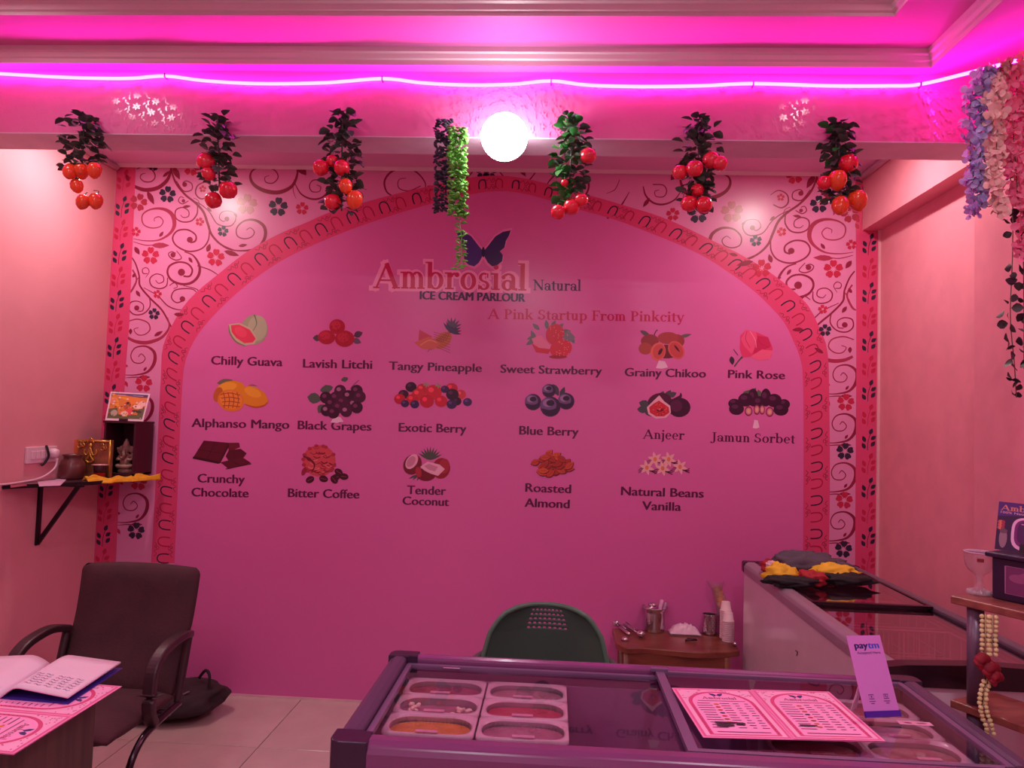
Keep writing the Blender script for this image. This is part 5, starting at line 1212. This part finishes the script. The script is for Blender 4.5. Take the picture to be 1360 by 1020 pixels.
# statuette (elephant headed, seated)
sx_=Q(168,600,-.11).x; sy_=-.11; sz_=zb_+.009
t=thing('statuette','small seated elephant-headed stone statuette inside the maroon box','statuette',(sx_,sy_,sz_))
mb=MB(); V_=lambda x,y,z:(sx_+x,sy_+y,sz_+z)
mb.lathe([(1e-4,0),(.040,0),(.043,.012),(.038,.022),(1e-4,.024)],V_(0,0,0),16,sy=.75)
mb.ell(V_(0,-.004,.062),(.030,.026,.034)); mb.ell(V_(0,-.003,.085),(.026,.02,.022))
for s in (-1,1):
    mb.tube(catmull([V_(s*.012,-.0,.034),V_(s*.036,-.012,.036),V_(s*.026,-.030,.034),V_(-s*.006,-.034,.033)],4),.0115,8)
    mb.tube(catmull([V_(s*.024,0,.096),V_(s*.038,-.006,.082),V_(s*.036,-.022,.07),V_(s*.022,-.030,.074)],4),.0075,8)
    mb.tube(catmull([V_(s*.024,.004,.1),V_(s*.042,.004,.104),V_(s*.044,-.006,.124)],4),.0065,8)
    mb.ell(V_(s*.026,-.002,.126),(.015,.006,.019)); mb.ell(V_(s*.044,-.007,.128),(.007,.007,.008))
mb.ell(V_(0,-.006,.124),(.020,.019,.022))
mb.tube(catmull([V_(0,-.022,.122),V_(.002,-.031,.106),V_(.004,-.032,.09),V_(-.006,-.033,.078),V_(-.014,-.031,.084)],5),[.009]*6+[.008]*5+[.0065]*5+[.005]*5,8)
mb.lathe([(.019,0),(.021,.006),(.017,.014),(.012,.030),(.006,.038),(.007,.042),(1e-4,.047)],V_(0,-.004,.136),16)
mb.build('figure',mat('carved_stone',(168,120,110),.6,var=.2,vs=30),t,mods=(('REMESH',{'mode':'VOXEL','voxel_size':.0022,'use_smooth_shade':True}),))
mb=MB(); mb.tube(catmull([V_(-.018,-.022,.1),V_(0,-.034,.07),V_(.018,-.022,.1)],6),.003,6); mb.build('red_garland',mat('red_thread',(160,24,40),.6),t)
MB().tube([V_(.052,.02,0),V_(.052,.02,.17)],.006,8).build('back_post',mat('shrine_post',(120,60,60),.5),t)
# picture card leaning on the box
yq=-.13; c=[Q(147,520,-.10),Q(199.5,523,-.10),Q(190,559,-.17),Q(139.5,557.5,-.17)]
zfix=bz1+.012
for p in (2,3): c[p].z=max(zfix,c[p].z)
c[2].z=c[3].z=zfix
ft=thing('picture_card','white-bordered colourful devotional picture card leaning on top of the maroon box','picture',(c[2]+c[3])/2)
nn=(c[1]-c[0]).cross(c[3]-c[0]).normalized(); nn=nn if nn.y>0 else -nn
mb=MB(); q_=[*c,*[k+nn*.004 for k in c]]; mb._new(q_,[(0,1,2,3),(7,6,5,4),(0,4,5,1),(1,5,6,2),(2,6,7,3),(3,7,4,0)]); mb.build('board',mat('picture_white',(236,196,216),.4),ft)
A=Art(quadfr(*c,up=(0,-1,0)),.0004,.00005); rr=random.Random(12)
A.poly([(.04,.05),(.96,.05),(.96,.93),(.04,.93)],(216,120,56)); A.poly([(.04,.05),(.96,.05),(.96,.16),(.04,.16)],(78,44,104)); A.stroke([(.2,.10),(.85,.11)],.02,(190,150,190),smooth=False); A.ell(.09,.10,.04,.04,0,(230,150,60))
A.poly([(.04,.60),(.3,.55),(.6,.62),(.96,.55),(.96,.93),(.04,.93)],(96,92,60)); A.ell(.35,.35,.3,.17,.1,(236,150,50)); A.ell(.62,.3,.2,.12,-.1,(228,124,50)); A.ell(.85,.42,.10,.15,.3,(236,180,176)); A.ell(.74,.5,.10,.06,.3,(240,206,200)); A.ell(.12,.32,.08,.14,0,(226,130,100)); A.ell(.5,.48,.09,.16,0,(196,84,50)); A.ell(.5,.38,.04,.05,0,(70,30,30)); A.ell(.6,.68,.11,.12,0,(226,70,80)); A.ell(.47,.76,.10,.09,0,(228,190,180)); A.ell(.2,.74,.09,.11,0,(170,160,150)); A.ell(.78,.66,.13,.05,.2,(60,60,50))
for _ in range(50): A.ell(rr.uniform(.07,.93),rr.uniform(.2,.9),rr.uniform(.01,.035),rr.uniform(.01,.035),0,rr.choice([(230,160,80),(180,60,50),(240,200,190),(110,100,60),(90,40,60),(236,140,120)]),n=7,adv=True)
A.build('picture_print',ft,cardm)
MB().box((c[2]+c[3])/2+Vector((0,-.006,.006)),(.045,.012,.012),bev=.002).build('stand_lip',bxm,ft)
# switch plate
sm=mat('switch_white',(232,190,206),.3,var=.02)
sa=P(33,598,X=XL+.001); sb=P(72,613,X=XL+.001); zt2=P(36,594,X=XL+.01).z; zb2=P(36,616,X=XL+.01).z
t=thing('switchboard','white electrical switch and socket plate on the left wall with plugged adapter','switchboard',(XL,(sa.y+sb.y)/2,(zt2+zb2)/2))
MB().box2((XL+.0005,sa.y,zb2),(XL+.014,sb.y,zt2),bev=.003).build('plate',sm,t)
for k in range(3):
    y=sa.y+(sb.y-sa.y)*(.12+.16*k); MB().box2((XL+.014,y,zb2+.02),(XL+.019,y+.028,zt2-.02),bev=.002).build('switch',sm,t)
yk=sa.y+(sb.y-sa.y)*.78
o=MB(); o.lathe([(.024,0),(.025,.018),(.02,.034),(.014,.038),(1e-4,.039)],(XL+.014,yk,(zt2+zb2)/2+.005),18,rot=Matrix.Rotation(PI/2,3,'Y')); plug=o.build('plug',sm,t)
yt=sa.y+(sb.y-sa.y)*.58
MB().tube(catmull([(XL+.018,yt,zt2+.004),(XL+.03,yt-.004,zt2-.02),(XL+.028,yt+.006,zb2+.03),(XL+.02,yt-.01,zb2-.004),(XL+.012,yt-.02,zb2-.012)],5),.006,6).build('black_tie',bm_,t)
o=MB().tube(catmull([(XL+.05,yk,(zt2+zb2)/2-.02),(XL+.05,yk-.02,zb2-.03),(XL+.045,yk-.12,SZ+.02),(XL+.035,yk-.3,SZ+.008),(XL+.03,yk-.5,SZ+.01),(XL+.025,yk-.8,SZ-.02),(XL+.02,yk-1.1,SZ-.06)],8),.005,8).build('power_cable',mat('cable_white',(226,176,198),.4)); tag(o,'white power cable running from the wall socket along the shelf','cable')
# ------------------------------------------------------------------ display stand at the right
GZ=1.118
sw=wood('stand_wood',(124,60,56),(152,80,70),(10,40,40),.35); pole=mat('grey_pole',(112,82,106),.35,.2,var=.04)
f0=P(1262,791,Z=GZ); f1=P(1362,814,Z=GZ); dx=(f1-f0); dx.z=0; dl=dx.length; dx.normalize(); ny=Vector((-dx.y,dx.x,0))
t=thing('display_stand','two-tier wooden display stand on round grey poles at the right edge','stand',(f0.x+.2,f0.y+.1,0))
def SL(a,b,z): v=f0+dx*a+ny*b; return Vector((v.x,v.y,z))
WS,DS=.44,.175
b_=P(1305,786,Z=GZ)
def plate(z0,z1,name,a0=0,a1=WS,b0=0,b1=DS):
    pl=[SL(a0,b0,0),SL(a1,b0,0),SL(a1,b1,0),SL(a0,b1,0)]; return MB().prism([(p.x,p.y) for p in pl],z0,z1).build(name,sw,t,mods=(('BEVEL',{'width':.003,'segments':2}),))
plate(GZ-.020,GZ,'top_board'); LZ=P(1340,935,Y=f0.y+.08).z
LZ=.85; plate(LZ-.02,LZ,'lower_board')
for (a,b) in ((.045,.035),(WS-.04,.14),(WS-.04,.035)):
    if (a,b)==(.03,.27): continue
    MB().lathe([(.020,0),(.020,LZ-.02)],SL(a,b,0),16).build('pole',pole,t); MB().lathe([(.020,LZ),(.020,GZ-.02)],SL(a,b,0),16).build('pole',pole,t)
# goblets
gg=glass('goblet_glass',(.96,.92,.95),1.5,.03,1.9,.10)
def goblet(q,label,s=.94):
    t=thing('glass_goblet',label,'goblet',q)
    pr=[(1e-4,.006),(.030,.004),(.034,.001),(.035,.003),(.031,.009),(.016,.016),(.009,.026),(.0085,.048),(.014,.056),(.028,.066),(.036,.080),(.039,.098),(.0395,.116),(.0405,.119)]
    MB().lathe([(r*s,z*s) for r,z in pr],q,28).build('bowl_and_stem',gg,t)
    MB().lathe([(.0415*s,.117*s),(.0415*s,.120*s),(.0375*s,.120*s),(.037*s,.117*s)],q,28).build('goblet_rim',mat('glass_rim',(220,170,200),.1,.1),t)
    mb=MB()
    for k in range(10):
        a=2*PI*k/10; mb.ell(q+Vector((.026*s*math.cos(a),.026*s*math.sin(a),.007*s)),(.008*s,.006*s,.006*s),u=8,v=5)
    mb.build('foot_beads',glass('goblet_glass2',(.94,.88,.92),1.5,.05,2.6,.2),t); return t
gq=P(1301,789,Z=GZ)
t_=goblet(gq,'clear glass dessert goblet with small red sticker on the top board of the stand')
d=(CAM-gq); d.z=0; d.normalize(); sd=Vector((-d.y,d.x,0))
MB().box(gq+d*.0385+Vector((0,0,.094))+sd*.002,(.016,.0012,.009),rot=Matrix.Rotation(math.atan2(sd.y,sd.x),3,'Z')).build('red_sticker',mat('sticker_red',(130,10,30),.4),t_)
gq2=SL(.20,.10,LZ); goblet(gq2,'clear glass dessert goblet on the lower board of the stand',1.0)
# dark box on the stand
b0=P(1311,795,Z=GZ); bz=P(1311,731,Y=b0.y+.03).z
t=thing('display_box','dark purple display box with pale inset panel on the stand','box',(b0.x+.12,b0.y+.1,GZ))
pl=lambda a,b:b0+dx*a+ny*b
def obx(a0,a1,b0_,b1_,z0,z1,name,m,parent,bev=.003):
    q_=[pl(a0,b0_),pl(a1,b0_),pl(a1,b1_),pl(a0,b1_)]; return MB().prism([(p.x,p.y) for p in q_],z0,z1).build(name,m,parent,mods=(('BEVEL',{'width':bev,'segments':2}),))
dp=mat('dark_purple_board',(44,18,54),.35,var=.05)
obx(0,.24,.02,.12,GZ+.001,bz-.012,'box_body',dp,t); obx(-.012,.25,.008,.13,bz-.012,bz,'box_top',dp,t)
A=Art(lambda u,v,h:(lambda w_:Vector((w_.x,w_.y,GZ+.02+(1-v)*(bz-GZ-.05))))(pl(.035+u*.19,.0195-h)),.0003,.0001); A.poly([(0,0),(1,0),(1,1),(0,1)],(120,50,100)); rr=random.Random(2)
for k in range(9): A.ell(rr.uniform(.1,.9),rr.uniform(.15,.85),.13,.16,0,rr.choice([(150,74,120),(104,40,90),(140,60,104)]),n=12)
A.stroke([(0,0),(1,0),(1,1),(0,1),(0,0)],.02,(170,100,150),smooth=False); A.build('inset_panel',t,cardm)
# printed card on the box
k0=P(1326,731,Z=bz+.001); ph=.125; pwid=.15
yb2=.06
t=thing('printed_poster','small purple printed card with gold lettering standing on the dark box','card',pl(.08,yb2)+Vector((0,0,bz-GZ)))
o0=P(1321,729,Z=bz+.001); o0=Vector((o0.x,o0.y,bz+.001))
def PS(u,v,h): return o0+dx*(u*pwid)+ny*(.03*(1-v)-h*1.0)+Vector((0,0,(1-v)*ph))-dx*.006*(1-v)
mb=MB(); mb.prism([(0,0),(1,0),(1,1),(0,1)],-.003,0,fr=PS); mb.build('card',mat('poster_purple',(72,24,112),.35),t)
A=Art(PS,.0004,.00006)
A.poly([(0,0),(1,0),(1,1),(0,1)],(78,26,118)); A.poly([(0,.3),(1,.2),(1,1),(0,1)],(52,16,70))
A.text('Ambrosial',.05,.17,1.05 if False else .96,.17,.11,(214,130,120),'serif',.008,up=-1); A.text('100% Natural Fruit',.05,.235,.80,.235,.045,(226,170,190),'sans',.01,up=-1)
for k in range(9): A.ell(.05+.03*(k%3),.42+.06*(k//3),.035,.04,0,[(200,80,90),(214,120,80),(170,40,80)][k%3],n=9)
A.ell(.13,.75,.07,.2,0,(150,110,130)); A.ell(.13,.6,.07,.05,0,(110,70,96))
A.poly([(x,y) for x,y in [(.30+.6*(.5-.5*math.cos(a))*1.0,.62-.31*math.sin(a)) for a in [i*2*PI/28 for i in range(28)]]],(232,160,210),False); A.h+=.0001
def sq(cx,cy,rx,ry,c): A.poly([(cx+rx*math.copysign(abs(math.cos(a))**.6,math.cos(a)),cy+ry*math.copysign(abs(math.sin(a))**.6,math.sin(a))) for a in [i*2*PI/32 for i in range(32)]],c)
sq(.60,.62,.34,.34,(236,176,216)); sq(.60,.61,.29,.29,(120,16,110)); sq(.60,.6,.24,.24,(76,14,84)); A.stroke([(.42,.42),(.5,.42)],.02,(200,150,190),smooth=False)
A.poly([(.42,.82),(.7,.82),(.7,1.0),(.42,1.0)],(30,12,34)); A.build('card_print',t,cardm)
# jasmine garland with roses
jm=mat('jasmine_bud',(226,204,150),.6,var=.1,vs=80); rs=mat('rose_petal_red',(138,8,38),.7,var=.2,vs=40); thr=mat('garland_thread',(190,170,120),.7)
j0=SL(.105,-.012,GZ-.022)
t=thing('flower_garland','hanging garland of cream jasmine buds with dark red roses below the stand top','garland',j0)
rr=random.Random(6); mb=MB(); bud=MB().ell((0,0,0),(.0058,.0052,.0062),u=8,v=5).build('bud',jm); budm=bud.data; bpy.data.objects.remove(bud)
def addb(p): 
    o=bpy.data.objects.new('bud',budm); COL.objects.link(o); o.parent=t; o.location=Vector(p)-t.location; o.rotation_euler=(rr.uniform(-1,1),rr.uniform(-1,1),0)
for st_ in (-.006,.012):
    mb.tube([j0+Vector((st_,0,0)),j0+Vector((st_*.8,0,-.10))],.0012,5)
    for k in range(9):
        for s in (-1,1): addb(j0+Vector((st_+s*.0075,rr.uniform(-.003,.003),-.006-k*.0115)))
mb.tube(catmull([j0+Vector((.0,0,-.15)),j0+Vector((-.008,0,-.2)),j0+Vector((-.012,0,-.25)),j0+Vector((.002,0,-.29))],4),.0012,5); mb.build('thread',thr,t)
for k in range(13):
    x=-.002-.010*math.sin(k*.35)
    for s in (-1,1): addb(j0+Vector((x+s*.0075,rr.uniform(-.003,.003),-.165-k*.0105)))
for (dx_,dz_,r_) in ((-.016,-.115,.024),(.004,-.135,.026),(.016,-.155,.022)):
    for k in range(9):
        a=k*2.4; c=j0+Vector((dx_+r_*.45*math.cos(a),-.004+.3*r_*math.sin(a*1.7),dz_+r_*.45*math.sin(a)))
        MB().ell(c,(r_*.55,r_*.25,r_*.5),rot=Matrix.Rotation(a,3,'Y')@Matrix.Rotation(.6,3,'X'),u=10,v=6).build('rose_petal',rs,t)
# ------------------------------------------------------------------ fruit garlands on the beam
leafm=mat('garland_leaf_dark',(74,84,72),.45,var=.25,vs=30); leafg=mat('garland_lit_leaf_and_stalk',(50,120,52),.4,var=.2,vs=30)
def leaf_mesh(name,m,L=.030,Wd=.024,cup=.006):
    mb=MB(); P_=[]
    prof=[(0,.0),(.15,.55),(.4,1),(.7,.85),(.9,.4),(1,0)]
    vs=[];fs=[]
    for i,(a,b) in enumerate(prof):
        vs+= [Vector((-b*Wd/2,a*L,cup*b)),Vector((0,a*L,0)),Vector((b*Wd/2,a*L,cup*b))]
    for i in range(len(prof)-1):
        for k in (0,1): fs.append((3*i+k,3*i+k+1,3*i+4+k,3*i+3+k))
    mb._new(vs,fs,True); o=mb.build(name,m,fix=False); me=o.data; bpy.data.objects.remove(o); return me
LM=leaf_mesh('leaf',leafm,.036,.030,.007); LG=leaf_mesh('leaf',leafg,.036,.030,.007); 
fcols={'o':(236,74,30),'r':(226,30,52),'p':(222,40,60)}
GY=YB-.055
def inst(name,me,t,loc,rot,s=1.0):
    o=bpy.data.objects.new(name,me); COL.objects.link(o); o.parent=t; o.location=Vector(loc)-t.location
    o.rotation_euler=rot; o.scale=(s,s,s) if not isinstance(s,tuple) else s; return o
fruitmesh={}
def fruit_me(k):
    if k in fruitmesh: return fruitmesh[k]
    m=mat('fruit_'+k,fcols[k],.22,var=.15,vs=30,coat=.4)
    if k=='o': mb=MB(); mb.lathe([(1e-4,-1.25),(.35,-1.12),(.75,-.75),(.98,-.15),(.95,.45),(.7,.88),(.35,1.05),(.1,1.0),(1e-4,.96)],n=18)
    else: mb=MB(); mb.lathe([(1e-4,-.86),(.2,-.92),(.6,-.82),(.93,-.4),(1,.1),(.88,.55),(.6,.84),(.28,.93),(.1,.84),(1e-4,.8)],n=18)
    o=mb.build('fruit',m); me=o.data; bpy.data.objects.remove(o); fruitmesh[k]=me; return me
def garland(name,label,px0,px1,y0,y1,fruits,nleaf,seed,green=0,drift=0):
    rr=random.Random(seed); c=P((px0+px1)/2,y0,Y=GY)
    t=thing(name,label,'garland',Vector((c.x,YB-.004,c.z)),0,'artificial fruit garlands hanging on the beam')
    sc_=P(px0,y0,Y=GY); hw=(P(px1,y0,Y=GY).x-sc_.x)/2
    zt_=P(px0,y0,Y=GY).z; zb_=P(px0,y1,Y=GY).z
    # hook and stem
    MB().tube(catmull([(c.x,YB-.001,zt_+.0),(c.x,YB-.03,zt_+.004),(c.x,GY,zt_-.02),(c.x+drift*.5,GY,(zt_+zb_)/2),(c.x+drift,GY,zb_)],5),.003,6).build('stem',leafm,t)
    nleaf=int(nleaf*1.9)
    for k in range(nleaf):
        f=(k+.5)/nleaf; z=zt_+(zb_-zt_)*f; a=rr.uniform(0,2*PI); wv=hw*(.55 if f<.08 else .95 if f<.6 else .8)
        r=rr.uniform(.0,.85)*wv
        x=c.x+drift*f+r*math.cos(a); y=GY-.005+min(.035,r)*math.sin(a)*1.0
        y=min(y,YB-.012) if z>zb-.01 else y
        yaw=a-PI/2+rr.uniform(-.5,.5)
        me=LG if rr.random()<green*(1.4 if x<c.x else .3) else LM  # green leaves favour the left half, coloured as lit by the bulb
        if z>zb-.02 and math.sin(a)>0: yaw=-yaw
        inst('leaf',me,t,(x,y,z),(rr.uniform(-.9,.5),rr.uniform(-.5,.5),yaw),rr.uniform(.8,1.25))
    for (fx,fy,fr_,kind) in fruits:
        rw=fr_/FPX*(abs(CAM.y-GY)+.0)*1.02; dy=.045+rr.uniform(-.01,.02)
        q=P(fx,fy,Y=GY-dy); 
        MB().tube(catmull([(q.x*.6+(c.x+drift*.6)*.4,GY,q.z+.05),(q.x,GY-dy*.6,q.z+.04),(q.x,q.y,q.z+rw*.8)],4),.0016,5).build('fruit_stalk',leafg,t)
        inst('fruit',fruit_me(kind),t,q,(rr.uniform(-.4,.4),rr.uniform(-.35,.35),rr.uniform(0,6)),rw)
    return t
garland('fruit_garland','leafy garland with oval orange-red fruits, leftmost on the beam',84,142,152,232,[(93,228,9.5,'o'),(108,227,9.5,'o'),(125.5,226,9.5,'o'),(102,247,8.5,'o'),(110,268,9,'o'),(127,267,9.5,'o')],70,1)
g=garland('fruit_garland','leafy garland with round pinkish-red fruits, second from left on the beam',264,314,155,248,[(273,215,12,'p'),(277,231,9,'p'),(303,252.5,12,'r'),(283.5,266,11,'r')],75,2,drift=.02)
garland('fruit_garland','bushy garland with six apple-like fruits, third from left on the beam',428,482,150,280,[(426,223,10.5,'r'),(441,214,8,'r'),(454,223,10.5,'r'),(459,247,9,'o'),(442,268.5,11,'r'),(471,265,11,'o')],110,3,drift=.012)
garland('fruit_garland','garland with small red fruits and green leaves coloured as lit on the bulb side, just right of the round bulb',735,786,156,275,[(781,207,10.5,'p'),(741,282,9.5,'r'),(759,275,10.5,'r'),(772,266,9,'r'),(750,243,5,'r')],95,5,green=.55,drift=-.005)
garland('fruit_garland','bushy garland with eight glossy red fruits, second from right on the beam',899,958,160,275,[(903,229,10,'p'),(922.5,224,11,'p'),(944.5,213,11.5,'p'),(956.5,217,9.5,'p'),(926,253,8.5,'r'),(915,270.5,10.5,'r'),(935,272,10.5,'r')],100,6)
garland('fruit_garland','garland with tomato-like red fruits, rightmost on the beam',1085,1141,162,268,[(1127,217,12,'r'),(1112.5,239,11.5,'o'),(1116,273,11,'o'),(1139,266,12,'o'),(1095,243,9,'r')],95,7,green=.06,drift=.01)
# trailing bead vine (left of the bulb)
bshaded=mat('vine_leaf_shaded',(50,52,66),.5,var=.2,vs=40); bgreen=mat('vine_green_lit',(96,170,60),.35,var=.2,vs=40)  # one vine in two tones: shaded far side, lit bulb side
c=P(600,160,Y=GY); t=thing('trailing_vine','long trailing vine of small round green leaves, coloured as lit on its bulb side, left of the round bulb','vine',Vector((c.x,YB-.004,c.z)),0)
def vine_part(name,m,n,pxa,pxb,y0,y1,seed,rad,dy):
    rr=random.Random(seed); mb=MB()
    for k in range(n):
        f=rr.random(); py=y0+(y1-y0)*f; px=pxa+(pxb-pxa)*rr.random()+ (0 if name!='x' else 0)
        q=P(px,py,Y=GY-dy+rr.uniform(-.02,.02)); q.y=min(q.y,YB-.012)
        R=Matrix.Rotation(rr.uniform(0,6),3,'Z')@Matrix.Rotation(rr.uniform(-1,1),3,'X')
        mb.ell(q,(rad*rr.uniform(.7,1.2),rad*rr.uniform(.7,1.2),rad*.35),rot=R,u=6,v=4)
    o=mb.build(name,m,t); o['kind']='stuff'; return o
vine_part('shaded_foliage',bshaded,260,577,602,158,282,11,.010,0)
vine_part('lit_foliage',bgreen,300,596,620,168,286,12,.0112,.03)
mb=MB(); rr=random.Random(3); path=[P(x,y,Y=GY-.03) for x,y in ((612,285),(611,300),(613,316),(612,332),(614,348),(608,356))]
mb.tube(catmull(path,4),.0018,5); mb.tube([(c.x,YB-.002,c.z),(c.x,GY,c.z-.02),path[0]],.003,5); mb.build('stem',bgreen,t)
mb=MB()
for k,p in enumerate(catmull(path,5)):
    for s in (-1,1):
        if rr.random()<.8:
            R=Matrix.Rotation(rr.uniform(-.7,.7),3,'Y')@Matrix.Rotation(rr.uniform(-.5,.5),3,'X'); mb.ell(p+Vector((s*.012+rr.uniform(-.004,.004),rr.uniform(-.006,.006),rr.uniform(-.004,.004))),(.011,.006,.003),rot=R,u=7,v=4)
o=mb.build('tail_leaves',bgreen,t); o['kind']='stuff'
# ------------------------------------------------------------------ flower strands at the right
def petal_mesh(m,nm):
    mb=MB(); 
    for k in range(3):
        a=k*2.1; R=Matrix.Rotation(a,3,'Z')@Matrix.Rotation(-.5,3,'X')
        vs=[];fs=[]
        for i,(u,b) in enumerate([(0,.1),(.35,.8),(.7,1),(1,.55)]):
            vs+=[R@Vector((-b*.010,u*.020,.004*b)),R@Vector((0,u*.021,.0)),R@Vector((b*.010,u*.020,.004*b))]
        for i in range(3):
            for q in (0,1): fs.append((3*i+q,3*i+q+1,3*i+4+q,3*i+3+q))
        mb._new(vs,fs,True)
    o=mb.build(nm,m,fix=False); me=o.data; bpy.data.objects.remove(o); return me
VY=-1.72
def strand(label,path,col,n,seed,spread,size=1.0,name='flower_strand',leaf=None,cat='garland'):
    rr=random.Random(seed); pp=catmull([P(x,y,Y=VY+dy) for x,y,dy in path],8)
    t=thing(name,label,cat,pp[0],0,'artificial flower strands hanging in the right corner')
    MB().tube(pp,.0016,5).build('stem',mat('strand_stem',(110,80,70),.6),t)
    me=leaf or petal_mesh(mat('petal_'+str(col[0])+'_'+str(col[2]),col,.6,var=.1,vs=20),'blossom')
    for k in range(n):
        f=(k+rr.random())/n*(len(pp)-1); i=int(f); p=pp[i]
        tp_=1-.45*f/len(pp)
        inst('leaf' if leaf else 'blossom',me,t,p+Vector((rr.uniform(-spread,spread)*tp_,rr.uniform(-spread,spread)*.6,rr.uniform(-.01,.01))),(rr.uniform(0,6),rr.uniform(0,6),rr.uniform(0,6)),size*rr.uniform(.75,1.2))
    return t
strand('outer pale violet flower strand hanging in the right corner, leftmost of the cluster',[(1316,92,0),(1296,108,0),(1288,150,0),(1289,200,0),(1290,250,0),(1294,288,0)],(208,156,226),75,1,.020)
strand('blue-lavender flower strand hanging just right of the violet one',[(1312,95,0),(1304,130,-.02),(1303,180,-.02),(1302,230,-.02),(1304,272,-.02)],(180,172,222),85,2,.020)
strand('pale peach flower strand in the middle of the corner cluster',[(1330,88,0),(1322,130,-.04),(1324,180,-.04),(1322,230,-.04),(1326,284,-.04)],(250,204,196),105,3,.024,1.15)
strand('hot pink flower strand at the right picture edge, upper cluster',[(1350,86,0),(1350,130,-.03),(1346,180,-.03),(1350,230,-.03),(1352,275,-.03)],(248,136,168),95,4,.034,1.15)
strand('magenta-pink flower strand at the very edge, falling to mid height',[(1362,80,0),(1364,140,0),(1362,220,0),(1360,300,0),(1359,345,0)],(246,128,166),85,5,.024,1.1)
ivy=leaf_mesh('leaf',mat('ivy_dark',(50,34,40),.5,var=.2),.028,.026,.004)
strand('dark heart-leaved ivy strand hanging below the peach flowers',[(1336,130,.05),(1334,200,.05),(1344,250,.03),(1345,330,.03),(1342,420,.03),(1347,480,.03),(1350,528,.03)],(50,34,40),60,6,.026,1.0,'ivy_strand',ivy,'garland')
strand('dark ivy strand at the right picture edge',[(1358,250,.05),(1359,330,.05),(1360,420,.05),(1360,490,.05)],(50,34,40),44,7,.018,1.0,'ivy_strand',ivy,'garland')
